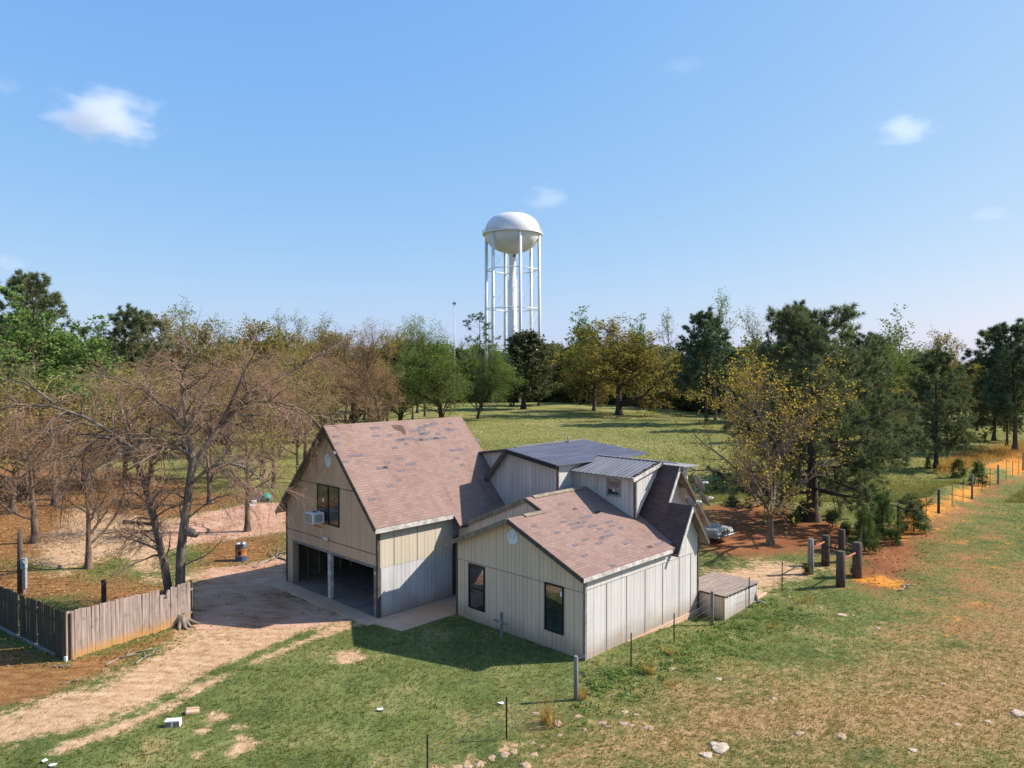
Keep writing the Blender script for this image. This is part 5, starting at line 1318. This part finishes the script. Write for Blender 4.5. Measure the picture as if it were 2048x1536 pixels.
# ---- satellite dishes on the far slope
def dish(px, py, u, v, z, face, label):
    root = empty('satellite_dish', HW(u, v, z), HOUSE_RZ, label, 'satellite dish')
    b = MB(); b.tube([(0, 0, -.5), (0, 0, .15)], .022, 8); b.build('mast', M['meter'], root)
    f = Vector(face).normalized()
    bm_ = MB(); prof = [(0.001, .0)] + [(r, .16 * (r / .40) ** 2) for r in (.1, .2, .3, .36, .40)] + [(.41, .17), (.40, .155), (.2, .03), (.001, -.012)]
    bm_.lathe(prof, (0, 0, 0), 22); o = bm_.build('reflector', M['dish'], root)
    o.rotation_euler = f.to_track_quat('Z', 'Y').to_euler(); o.location = Vector((0, 0, .18)) + f * .06; o.scale = (.88, 1, 1)
    b = MB(); tip = Vector((0, 0, .18)) + f * .52 + Vector((0, 0, -.12)); b.bar((0, 0, -.05), tip, .025, .025); b.build('arm', M['meter'], root)
    b = MB(); b.box(tip + Vector((-.05, -.12, -.03)), tip + Vector((.05, .12, .05))); b.build('receiver', M['white'], root, .02)
M['dish'] = simple('dish', (.30, .29, .28), .6, .1, .2, 6)
dish(0, 0, 9.0, .95, 4.72, (.75, -.55, .45), 'uppermost satellite dish, dark, on the far roof slope')
dish(0, 0, 9.75, 1.1, 3.9, (.6, -.6, .5), 'satellite dish with white receiver low on the far roof slope')
dish(0, 0, 7.35, .35, 4.15, (.55, -.65, .5), 'satellite dish half hidden by the small right gable')

# ---- old sedan
def car_mat():
    m = NT('car_paint'); o = m.obj(); n = m.noise(o, 2.2, 6, .65); f = m.noise(o, 9, 4)
    col = m.mix(m.step(n, .38, .64), (.17, .17, .145), (.33, .325, .28)); col = m.mix(m.math('MULTIPLY', m.step(f, .58, .72), .5), col, (.20, .12, .07))
    m.bsdf(col, .55, .0, f, .05, .01, .35); return m.mat
M['car'] = car_mat(); M['chrome'] = simple('chrome', (.45, .45, .46), .25, .8, .4, 9); M['lamp'] = simple('lamp', (.7, .72, .75), .15, .2, .1, 9)
cg = (at(1437, 1091) + at(1463, 1083)) / 2
ch = math.atan2(-.73, .68)
car = empty('old_car', cg, ch, 'faded grey green vintage sedan with twin headlights parked under the pine on red soil', 'car')
def loft(secs, mat, name, parent, bev=0):
    b = MB(); n = len(secs[0][1])
    vs = []; fs = []
    for x, pr in secs: vs += [(x, y, z) for y, z in pr]
    for i in range(len(secs) - 1):
        for k in range(n): fs.append((i*n+k, i*n+(k+1) % n, (i+1)*n+(k+1) % n, (i+1)*n+k))
    fs += [tuple(range(n))[::-1], tuple(range((len(secs)-1)*n, len(secs)*n))]
    b.add(vs, fs, 0, smooth=False); return b.build(name, mat, parent, bev)
def bodysec(w, zt, zc, zb=.28):
    # crowned hood, crease at the fender, tuck-in below
    h = [(w * .55, zc), (w * .86, zt), (w * .98, zt - .05), (w, zt - .22), (w * .97, zb + .12), (w * .9, zb)]
    return h + [(-y, z) for y, z in h[::-1]]
loft([(0, bodysec(.80, .78, .76, .42)), (-.06, bodysec(.86, .83, .80, .36)), (-.9, bodysec(.90, .88, .86)), (-1.5, bodysec(.91, .90, .91)), (-2.9, bodysec(.91, .92, .93)), (-3.6, bodysec(.91, .91, .92)), (-4.6, bodysec(.87, .86, .84)), (-4.75, bodysec(.80, .80, .78, .4))], M['car'], 'body', car, .012)
def cab(w, z): return [(w, z), (-w, z)]
b = MB()
pts = [(-1.45, .80, .90), (-1.95, .66, 1.33), (-3.1, .66, 1.35), (-3.75, .80, .91)]
roof_v = [(-2.0, .62, 1.36), (-2.0, -.62, 1.36), (-3.08, -.62, 1.38), (-3.08, .62, 1.38)]
b.add([(-1.97, .66, 1.30), (-1.97, -.66, 1.30), (-3.12, -.66, 1.32), (-3.12, .66, 1.32)] + roof_v, [(0,1,5,4),(1,2,6,5),(2,3,7,6),(3,0,4,7),(4,5,6,7),(3,2,1,0)]); b.build('roof', M['car'], car, .02)
for s in (-1, 1):
    b = MB(); b.prism([(-1.52, s * .78, .92), (-2.0, s * .655, 1.31), (-3.08, s * .655, 1.33), (-3.66, s * .78, .93)], (0, -s * .015, 0)); b.build('side_window', M['glass'], car)
    b = MB(); b.bar((-1.48, s * .79, .91), (-1.97, s * .65, 1.32), .05, .04); b.bar((-2.55, s * .785, .92), (-2.55, s * .66, 1.33), .05, .03); b.bar((-3.72, s * .79, .92), (-3.1, s * .65, 1.33), .07, .05); b.build('pillar', M['car'], car)
b = MB(); b.add([(-1.47, .74, .915), (-1.47, -.74, .915), (-1.96, -.61, 1.31), (-1.96, .61, 1.31)], [(0, 1, 2, 3)]); b.build('windshield', M['glass'], car)
b = MB(); b.add([(-3.70, .74, .925), (-3.70, -.74, .925), (-3.12, -.61, 1.32), (-3.12, .61, 1.32)], [(3, 2, 1, 0)]); b.build('rear_window', M['glass'], car)
b = MB(); b.box((.0, -.46, .55), (.03, .46, .70)); b.build('grille', M['black'], car)
b = MB()
for k in range(5): b.box((.028, -.46, .56 + k * .03), (.04, .46, .572 + k * .03))
b.build('grille_bar', M['chrome'], car)
for s in (-1, 1):
    for k in (0, 1):
        b = MB(); b.lathe([(.0, .03), (.06, .022), (.085, 0), (.095, -.03)], (0, 0, 0), 16); o = b.build('headlight', M['lamp'], car); o.rotation_euler = (0, PI / 2, 0); o.location = (.04, s * (.54 + k * .185), .63)
b = MB(); b.box((-.02, -.88, .38), (.12, .88, .50)); b.box((-.35, -.91, .38), (-.02, -.86, .50)); b.box((-.35, .86, .38), (-.02, .91, .50)); b.build('bumper', M['chrome'], car, .02)
b = MB(); b.box((-4.9, -.86, .38), (-4.77, .86, .50)); b.build('bumper', M['chrome'], car, .02)
for x in (-.85, -3.75):
    for s in (-1, 1):
        b = MB(); b.lathe([(.18, -.09), (.29, -.09), (.33, -.06), (.33, .06), (.29, .09), (.18, .09)], (0, 0, 0), 22); w = b.build('wheel', M['rubber'], car); w.location = (x, s * .86, .33); w.rotation_euler = (PI / 2, 0, 0)
        b = MB(); b.lathe([(0, .06 * -s), (.10, .085 * -s), (.12, .06 * -s), (.18, .085 * -s), (.182, -.05 * -s)], (0, 0, 0), 20); b.build('rim', M['chrome'], w)

# ---- water tower
tp = at_depth(1025, HORIZON, 215); TX, TY = tp[0], tp[1]
tw = empty('water_tower', (TX, TY, 0), 0, 'white six legged water tower with flattened round tank above the trees', 'water tower')
b = MB(); z0 = 49.4; R_ = 8.15
prof = [(1.3, z0 - 5.9)] + [(R_ * math.sin(a), z0 - 5.6 * math.cos(a)) for a in np.linspace(.16, PI / 2, 12)] + [(R_, z0 + .6)]
up_ = [(R_ * math.cos(a) ** .72, z0 + .6 + 5.5 * math.sin(a)) for a in np.linspace(.08, PI / 2 - .05, 14)] + [(.05, z0 + 6.1)]
b.lathe(prof + up_, (0, 0, 0), 56); b.build('tank', M['tower'], tw)
b = MB(); b.lathe([(R_ + .02, z0 - .25), (R_ + .75, z0 - .25), (R_ + .75, z0 - .12), (R_ + .02, z0 - .12)], (0, 0, 0), 48, smooth=False); b.build('balcony', M['tower'], tw)
b = MB()
for zz in (.45, .95): b.lathe([(R_ + .70, z0 + zz), (R_ + .76, z0 + zz), (R_ + .76, z0 + zz + .07), (R_ + .70, z0 + zz + .07), (R_ + .70, z0 + zz)], (0, 0, 0), 48, smooth=False)
b.lathe([(R_ + .73, z0 - .1), (R_ + .73, z0 + .25)], (0, 0, 0), 48)
for k in range(48):
    a = 2 * PI * k / 48; b.box(((R_ + .7) * math.cos(a) - .03, (R_ + .7) * math.sin(a) - .03, z0 - .12), ((R_ + .7) * math.cos(a) + .03, (R_ + .7) * math.sin(a) + .03, z0 + 1.0))
b.build('railing', M['tower'], tw)
b = MB(); b.lathe([(1.35, -.2), (1.3, 36), (1.02, 36.2), (1.0, 41.5), (1.05, 41.6), (1.05, 41.9), (1.0, 42), (1.0, z0 - 6.3), (1.5, z0 - 5.6)], (0, 0, 0), 24); b.build('riser', M['tower'], tw)
b = MB(); b.box((.25, -1.16, 42.6), (.75, -.9, 43.4)); b.build('hatch', M['black'], tw)
LR = 8.0; angs = [math.radians(-14 - 60 * k) for k in range(6)]
for a in angs:
    b = MB(); b.tube([(LR * 1.03 * math.cos(a), LR * 1.03 * math.sin(a), -.3), (LR * math.cos(a), LR * math.sin(a), z0 + .2)], .46, 12); b.build('leg', M['tower'], tw)
for zz in (38.9, 27.4, 15.3):
    for k in range(6):
        a, c2 = angs[k], angs[(k + 1) % 6]; b = MB(); b.tube([(LR * math.cos(a), LR * math.sin(a), zz), (LR * math.cos(c2), LR * math.sin(c2), zz)], .15, 6); b.build('strut', M['tower'], tw)
lv = [z0 - .5, 38.9, 27.4, 15.3, 1]
for i in range(4):
    for k in range(6):
        a, c2 = angs[k], angs[(k + 1) % 6]
        b = MB(); b.tube([(LR * math.cos(a), LR * math.sin(a), lv[i]), (LR * math.cos(c2), LR * math.sin(c2), lv[i + 1])], .035, 4); b.build('tie_rod', M['tower'], tw)
b = MB(); b.tube([(-.8, 0, z0 + 6.0), (-.8, 0, z0 + 6.5)], .35, 10); b.build('roof_vent', M['tower'], tw)
b = MB(); b.tube([(1.2, -1, z0 + 5.9), (1.2, -1, z0 + 6.8), (3.0, -1, z0 + 6.6), (3.0, -1, z0 + 5.6)], .06, 6); b.build('roof_rail', M['tower'], tw)
# ---- lamp pole far behind
lp = at_depth(909, HORIZON, 165)
lo = empty('light_pole', (lp[0], lp[1], 0), 0, 'thin tall light pole sticking up behind the trees left of the water tower', 'light pole')
b = MB(); b.tube([(0, 0, 0), (0, 0, 24.5)], [.2, .1], 8); b.build('pole', M['meter'], lo)
b = MB(); b.box((-.4, -.2, 24.4), (.4, .2, 24.9)); b.build('lamp_head', M['meter'], lo)

# ---- rubbish and toys by the yard trees
c = at(526, 1003)
ty = empty('ride_on_toy', c, .3, 'green and blue plastic ride-on toy lying at the far end of the dirt yard', 'toy')
M['toy_green'] = simple('toy_green', (.03, .30, .22), .5); M['toy_blue'] = simple('toy_blue', (.03, .10, .28), .5); M['toy_pink'] = simple('toy_pink', (.6, .25, .2), .6)
b = MB(); b.lathe([(0, .62), (.25, .58), (.4, .4), (.42, .15), (.35, 0)], (.25, 0, 0), 14); b.build('hood', M['toy_green'], ty)
b = MB(); b.box((-.75, -.3, .05), (.05, .3, .32)); b.build('seat', M['toy_blue'], ty, .06)
for s in (-1, 1):
    for x in (-.55, .35):
        b = MB(); b.tube([(x, s * .32, .14), (x, s * .42, .14)], .16, 12); b.build('wheel', M['black'], ty)
b = MB(); b.box((.5, -.2, .1), (.72, .2, .4)); b.build('bumper', M['toy_pink'], ty, .04)
c = at(504, 1012)
b = MB(); b.box((-.3, -.2, 0), (.25, .2, .22)); b.box((-.05, -.25, .2), (.3, .1, .42)); o = b.build('scrap_bundle', M['white'], None, .04); o.location = c; o.rotation_euler = (0, 0, .6); setp(o, 'small white scrap bundle beside the yard tree trunk, left of the toy', 'scrap')
for (x, y, yt, lb) in [(513,1004,985,'dark upright scrap board leaning beside the plastic toy')]:
    c = at(x, y); b = MB(); b.box((-.2, -.02, 0), (.2, .02, .7)); o = b.build('scrap_board', M['post_dark']); o.location = c; o.rotation_euler = (.2, 0, .3); setp(o, lb, 'board')
def branch(px0, px1, r, label, name='fallen_branch', mat=None, twigs=3, seed=1):
    a = at(*px0); q = at(*px1); d = q - a; L = np.linalg.norm(d); e = d / L; s = np.array([-e[1], e[0], 0]); rr = random.Random(seed)
    b = MB(); P = [(np.array([0, 0, r * .8]) + d * t + s * L * .06 * math.sin(t * 5 + seed)) for t in np.linspace(0, 1, 7)]
    b.tube(P, list(np.linspace(r, r * .35, 7)), 6)
    for k in range(twigs):
        p = P[2 + k % 4]; b.tube([p, p + e * L * .18 + s * L * .12 * (1 if k % 2 else -1) + np.array([0, 0, .05]), p + e * L * .36 + s * L * .17 * (1 if k % 2 else -1)], [r * .6, r * .4, r * .2], 5)
    o = b.build(name, mat or B_PALE); o.location = a; setp(o, label, 'branch')
branch((515,1136),(562,1098), .05, 'pale forked dead branch on the dirt between barrel and garage', seed=2)
branch((470,1133),(520,1122), .03, 'short pale stick lying in front of the barrel', seed=3, twigs=1)
branch((553,1112),(574,1126), .05, 'dark bent stick at the left corner of the garage', mat=B_DARK, seed=4, twigs=0)
branch((255,1045),(330,1058), .13, 'dark fallen log on leaf litter behind the forked tree', 'fallen_log', B_DARK, 1, 5)
branch((210,1332),(300,1296), .035, 'long pale dead branch beside the dirt drive under the plank fence', seed=6)
branch((275,1330),(307,1302), .04, 'pale branched stick on the edge of the dirt drive', seed=7)
branch((105,1336),(140,1331), .03, 'short pale stick near the foot of the fence corner', seed=8, twigs=1)
branch((120,1370),(180,1352), .025, 'thin pale stick on bare ground nearest the fence corner', seed=9, twigs=1)
branch((1795,1182),(1822,1170), .045, 'pale forked stick on orange soil in the right meadow', seed=10)
branch((1385+300,1085),(1398+318,1100), .06, 'pale peeled log behind the right corner post', 'fallen_log', B_PALE, 0, 11)
# ---- blocks and stones on the grass
c = at(346, 1452); b = MB(); b.box((-.21, -.1, 0), (.21, .1, .19)); o = b.build('concrete_block', M['paper'], None, .012); o.location = c; o.rotation_euler = (0, 0, .15); setp(o, 'whitish concrete block lying on the grass near the drive', 'block')
b = MB(); b.box((-.2, -.104, .02), (-.03, -.1005, .15)); b.box((.03, -.104, .02), (.2, -.1005, .15)); b.build('hollow', M['soffit_wood'], o)
c = at(384, 1427); b = MB(); b.box((-.19, -.08, 0), (.19, .08, .1)); b.box((-.17, .081, 0), (.2, .13, .14)); o = b.build('broken_block', M['concrete'], None, .02); o.location = c; o.rotation_euler = (0, .12, .5); setp(o, 'broken brown block in the grass beside the whitish one', 'block')
def stone_mat(nm, c, c2):
    m = NT(nm); o = m.obj(); n = m.noise(o, 5, 6, .7); m.bsdf(m.mix(m.step(n, .35, .65), c2, c), .95, 0, n, .6, .03, .1); return m.mat
ST = stone_mat('stone', (.52, .37, .26), (.32, .205, .13)); STW = stone_mat('stone_white', (.58, .47, .37), (.38, .27, .19))
def stone_proto(seed):
    bm = bmesh.new(); bmesh.ops.create_icosphere(bm, subdivisions=3, radius=1.0)
    rr = np.random.default_rng(seed); off = rr.uniform(0, 9, 3)
    from mathutils import noise as mn
    for v in bm.verts:
        d = v.co.normalized(); k = 1 + .45 * mn.noise(d * 1.3 + Vector(off)) + .18 * mn.noise(d * 3.6 + Vector(off)); v.co = Vector((d.x * k, d.y * k * .8, d.z * k * .34))
    me = bpy.data.meshes.new('stone'); bm.to_mesh(me); bm.free()
    return me
SM = [stone_proto(s) for s in (1, 2, 3, 4)]
for k_, me in enumerate(SM): me.materials.append(STW if k_ == 3 else ST)
def stone(px, py, w, label, k, group=None):
    c = at(px, py); o = bpy.data.objects.new('stone', SM[k % 4]); COL.objects.link(o); w = w * .82; o.location = c - np.array([0, 0, .08 * w]); o.scale = (w, w, w); o.rotation_euler = (0, 0, RNG.uniform(0, 6)); setp(o, label, 'stone', group)
rowl = 'pale sandy stone in the loose row along the front wire fence'
for i, (x, y, w) in enumerate([(1071,1427,.13),(1116,1447,.22),(1155,1433,.15),(1169,1458,.12),(1205,1447,.17),(1217,1453,.14),(1247,1448,.17),(1264,1451,.13),(1296,1455,.2),(1250,1424,.15),(1273,1429,.12),(1009,1509,.18),(1029,1503,.16),(1068,1509,.14),(1065,1486,.11),(985,1516,.17),(960,1528,.2),(935,1534,.16),(912,1535,.18),(1085,1492,.1),(1340,1322,.14),(1344,1338,.16),(1050,1532,.22),(1120,1470,.1)]):
    stone(x, y, w, rowl, i % 3, 'stones along the front wire fence')
dryl = 'pale stone lying by itself in the dry right meadow'
for i, (x, y, w) in enumerate([(1685,1473,.2),(1598,1466,.17),(1912,1449,.18),(1438,1358,.15),(1547,1398,.14),(1886,1368,.13),(1847,1393,.11),(1825,1500,.15),(1641,1216,.13),(1706,1231,.12),(1756,1257,.2),(1975,1443,.12)]):
    stone(x, y, w, dryl, i, 'lone stones in the dry meadow')
stone(1437, 1496, .36, 'largest whitish rock at the bottom of the dry meadow', 3); stone(1412, 1510, .22, 'smaller rock touching the left side of the largest whitish rock', 3)
stone(2040, 1428, .3, 'whitish rock cut by the right edge of the photo', 3); stone(1682, 1230, .22, 'whitish rock in green grass right of the corner posts', 3)
for (x, y, s, lb) in [(1001, 1409, .1, 'white scrap of paper beside the steel post nearest the camera'), (761, 1422, .12, 'white scrap of paper alone in the front lawn'), (90, 1525, .09, 'small white scrap at the bottom left of the lawn'), (108, 1532, .12, 'larger white scrap at the bottom left of the lawn')]:
    c = at(x, y); b = MB(); rr = random.Random(int(x)); pts_ = [(s * math.cos(a) * rr.uniform(.6, 1.2), s * .7 * math.sin(a) * rr.uniform(.6, 1.2), rr.uniform(.02, .07)) for a in np.linspace(0, 5.6, 7)]
    b.prism(pts_, (0, 0, .012)); o = b.build('paper_scrap', M['paper']); o.location = c; setp(o, lb, 'scrap')
# ---- straw coloured grass clumps
def clump_mat(nm, stops): return leafmat(nm, stops, .35)
L_STRAW = clump_mat('straw', [(.1, (.20, .10, .03)), (.5, (.36, .20, .06)), (.95, (.50, .31, .11))])
def blades(C, n, h, w, lean=.5):
    c = np.repeat(C, n, 0); m_ = len(c); a = RNG.uniform(0, 2 * PI, m_); l = RNG.uniform(.1, lean, m_); hh = (h * RNG.uniform(.5, 1.15, m_))
    s = np.stack([-np.sin(a), np.cos(a), 0 * a], 1) * (w)
    top = c + np.stack([np.cos(a) * l * hh, np.sin(a) * l * hh, hh * np.sqrt(np.maximum(1 - l * l, .2))], 1)
    V = np.stack([c - s, c + s, top], 1).reshape(-1, 3); T = np.arange(m_ * 3).reshape(-1, 3)
    return V, T, np.repeat(RNG.uniform(0, 1, m_), 3)
for (x, y, h, n, r, lb) in [(1100,1448,.85,120,.16,'largest golden grass clump near the front steel post'),(1168,1398,.5,70,.12,'golden grass clump at the foot of the grey wood post'),(1297,1345,.55,80,.1,'golden grass clump near the near house corner'),(1340,1310,.45,60,.12,'rusty grass clump by the steel post along the right wall'),
    (1337,1372,.25,50,.14,'flat orange grass tuft in the dry meadow before the house'),(1585,1415,.25,40,.14,'flat orange grass tuft in the middle of the dry meadow'),(1358,1492,.2,30,.1,'faint orange grass tuft near the bottom rocks'),(1610,1205,.45,70,.2,'dry tan grass clump left of the thick corner posts'),(1545,1255,.3,60,.25,'greyish dry grass clump beside the low shed')]:
    c = at(x, y); P = RNG.normal(size=(n // 6, 3)) * r; P[:, 2] = 0
    V, T, a = blades(P, 6, h, .008, .75); o = link_mesh('grass_clump', mesh_np('grass_clump', V, None, T, {'rnd': a}), L_STRAW); o.location = c; setp(o, lb, 'grass clump')

# ---- lawn and meadow grass, tall straw, weeds
L_GRASS = clump_mat('grass', [(.02, (.048, .078, .022)), (.32, (.120, .150, .040)), (.58, (.205, .198, .064)), (.8, (.37, .245, .10)), (1.0, (.54, .37, .18))])
def scatter(n, x0, x1, y0, y1):
    x = RNG.uniform(x0, x1, n); y = y0 + (y1 - y0) * RNG.uniform(0, 1, n) ** 1.3
    return x, y
def in_house(x, y):
    q = np.stack([x - HC[0], y - HC[1]], 1); u = q @ EU[:2]; v = q @ EV[:2]
    return ((u > -.05) & (u < 9.9) & (v > -.05) & (v < 9)) | ((u > -3.2) & (u < 5) & (v > 8.2) & (v < 16)) | ((u > -3) & (u < 2) & (v > 6.6) & (v < 9)) | ((u > 7.6) & (u < 10.8) & (v > -1.25) & (v < 1))
x, y = scatter(320000, -28, 50, 14, 64)
keep = (np.abs(x) < y * .80 + 3) & ~in_house(x, y)
mk = mask_at(x, y)
bare = np.maximum.reduce([mk['sand'], mk['yard'], mk['red'], mk['orange'], mk['litter'] * .8])
keep &= RNG.uniform(size=len(x)) > np.clip((bare - .25) * 2.2, 0, .985)
x, y = x[keep], y[keep]; dry = mask_at(x, y)['dry']
C = np.stack([x, y, terrain(x, y) - .01], 1)
V, T, a = blades(C, 4, .095 * np.repeat(.6 + .9 * (.5 + .5 * np.sin(x * 4.3 + 2.1 * np.sin(y * 3.1)) * np.sin(y * 5.1 + 1.7 * np.sin(x * 2.7))), 4), .010, .85)
patch = .5 + .5 * np.sin(x * 1.1 + 1.7 * np.sin(y * .7)) * np.sin(y * 1.3 + 1.3 * np.sin(x * .9))
patch2 = .5 + .5 * np.sin(x * 4.3 + 2.1 * np.sin(y * 3.1)) * np.sin(y * 5.1 + 1.7 * np.sin(x * 2.7))
tone = np.clip(.06 + .46 * RNG.uniform(size=len(x)) + dry * .37 + (patch - .5) * .26 + (patch2 - .5) * .34 + np.where(RNG.uniform(size=len(x)) < .08, .3, 0) + .42 * mask_at(x, y)['red'], 0, 1)
gr = link_mesh('grass', mesh_np('grass', V, None, T, {'rnd': np.repeat(tone, 12)}), L_GRASS); setp(gr, 'short green and tan grass blades of the lawn and meadow', None, None, 'stuff')
y = 54 + 110 * RNG.uniform(0, 1, 130000) ** 1.5; x = RNG.uniform(-.12, .8, 130000) * y; k_ = (x < y * .76) & ~((np.maximum.reduce([mask_at(x, y)[q] for q in ('red', 'orange')]) > .35)); x, y = x[k_], y[k_]
V, T, a = blades(np.stack([x, y, terrain(x, y) - .01], 1), 4, .17, .02, .85)
tone = np.clip(.30 + .34 * RNG.uniform(size=len(x)) + .12 * np.sin(x * .35 + 1.5 * np.sin(y * .2)) * np.sin(y * .3), 0, 1)
gr2 = link_mesh('meadow_grass', mesh_np('meadow_grass', V, None, T, {'rnd': np.repeat(tone, 12)}), L_GRASS); setp(gr2, 'longer grass of the far meadow beyond the house', None, None, 'stuff')
ns = 2600; px = 2090 - 215 * RNG.uniform(0, 1, ns) ** 1.4; py = np.interp(px, [1885, 1960, 2048, 2090], [936, 914, 900, 894]) + RNG.normal(size=ns) * 8
cc = np.array([at(a_, b_) for a_, b_ in zip(px, py)]); V, T, a = blades(cc, 5, .65, .016, .6)
st = link_mesh('tall_grass', mesh_np('tall_grass', V, None, T, {'rnd': a}), L_STRAW); setp(st, 'tall straw coloured grass beyond the wire fence at the right', None, None, 'stuff')
# broad leaved weeds along the front fence
wp_ = np.array([at(x_, y_) for x_, y_ in zip(RNG.uniform(1190, 1560, 260), RNG.uniform(0, 1, 260))]) if False else None
wx = []; 
for k in range(330):
    t = RNG.uniform(); px = 1175 + 420 * t + RNG.normal() * 22; py = 1375 - 178 * t + RNG.normal() * 24 + 14; wx.append(at(px, py))
wx = np.array(wx); wx = wx[~in_house(wx[:, 0], wx[:, 1])]
cl = np.repeat(wx, 14, 0) + RNG.normal(size=(len(wx) * 14, 3)) * np.array([.09, .09, .02]) + np.array([0, 0, .06])
V, Q, a = leaves(cl, .045, .6, .8)
wd_ = link_mesh('weeds', mesh_np('weeds', V, Q, None, {'rnd': a}), L_GREEN); setp(wd_, 'low broad leaved weeds scattered along the front wire fence', None, None, 'stuff')
# dark clods over the red soil behind the corner posts
cx_ = np.array([at(a_, b_) for a_, b_ in zip(RNG.uniform(1715, 1870, 300), RNG.normal(1118, 30, 300))]); cx_ = cx_[mask_at(cx_[:, 0], cx_[:, 1])['red'] > .25]
V, Q, a = leaves(np.repeat(cx_, 3, 0) + RNG.normal(size=(len(cx_) * 3, 3)) * .03 + np.array([0, 0, .02]), .032, .8, .3)
L_CLOD = leafmat('clod', [(.1, (.03, .018, .012)), (.9, (.09, .05, .03))], 0.0)
cd_ = link_mesh('dirt_clods', mesh_np('dirt_clods', V, Q, None, {'rnd': a}), L_CLOD); setp(cd_, 'dark dirt clods strewn over the red soil behind the corner posts', None, None, 'stuff')
# fallen leaves over the left yard
lx, ly = RNG.uniform(-45, -3, 60000), RNG.uniform(24, 66, 60000)
ml_ = mask_at(lx, ly); kk = (RNG.uniform(size=len(lx)) < np.clip(ml_['litter'] * .9 + .06 - ml_['sand'] * .5, .02, 1)) & ~in_house(lx, ly)
C = np.stack([lx[kk], ly[kk], terrain(lx[kk], ly[kk]) + .02], 1); V, Q, a = leaves(C, .06, .6, 1.5)
L_LITTER = leafmat('litter', [(.1, (.13, .06, .025)), (.5, (.26, .13, .05)), (.95, (.42, .25, .11))], .1)
lf = link_mesh('fallen_leaves', mesh_np('fallen_leaves', V, Q, None, {'rnd': a}), L_LITTER); setp(lf, 'brown fallen leaves lying over the yard under the bare trees', None, None, 'stuff')

# ================================================================ CLOUDS
def cloud_mat(nm, dens, seed, freq=1.6):
    m = NT(nm); o = m.obj()
    nz = m.n('TexNoise', {'Vector': m.mapping(o, (1, 1, 1), (0, 0, 0), (seed, seed * .7, 0)), 'Scale': freq, 'Detail': 5, 'Roughness': .62}).outputs['Fac']
    r = m.n('VectorMath', {0: o}, operation='LENGTH').outputs['Value']
    t = m.math('SUBTRACT', m.math('ADD', m.math('MULTIPLY', nz, 1.7), .12), m.math('MULTIPLY', r, 1.0))
    d = m.math('MULTIPLY', m.step(t, .14, .75), dens)
    v = m.n('VolumePrincipled', {'Color': (.97, .97, 1.0, 1), 'Density': d, 'Anisotropy': .25})
    m.t.links.new(v.outputs[0], m.out.inputs['Volume']); return m.mat
def cloud(px, py, wpx, hpx, dens, seed, label, freq=1.6):
    D = 1500.0; c = at_depth(px, py, D); k = D / F_PX
    bm = bmesh.new(); bmesh.ops.create_icosphere(bm, subdivisions=4, radius=1.0); me = bpy.data.meshes.new('cloud'); bm.to_mesh(me); bm.free()
    o = link_mesh('cloud', me, cloud_mat('cloud_%d' % seed, dens, seed, freq)); o.location = c; o.scale = (wpx * k / 2, wpx * k / 2.6, hpx * k / 2); setp(o, label, 'cloud')
cloud(215, 232, 270, 130, .017, 3, 'largest white cloud, high on the left of the sky')
cloud(1812, 260, 150, 85, .007, 8, 'small soft cloud high on the right of the sky')
cloud(1095, 396, 135, 62, .0052, 15, 'small faint cloud just above the water tower')
cloud(1362, 130, 130, 50, .0014, 21, 'faint wisp of cloud at the top of the sky')
cloud(10, 172, 80, 50, .004, 28, 'faint cloud scrap at the left edge of the sky')
cloud(15, 525, 100, 50, .006, 33, 'low pale cloud above the pine at the left edge')
cloud(1980, 428, 110, 40, .002, 40, 'very faint low cloud scrap near the right edge of the sky')
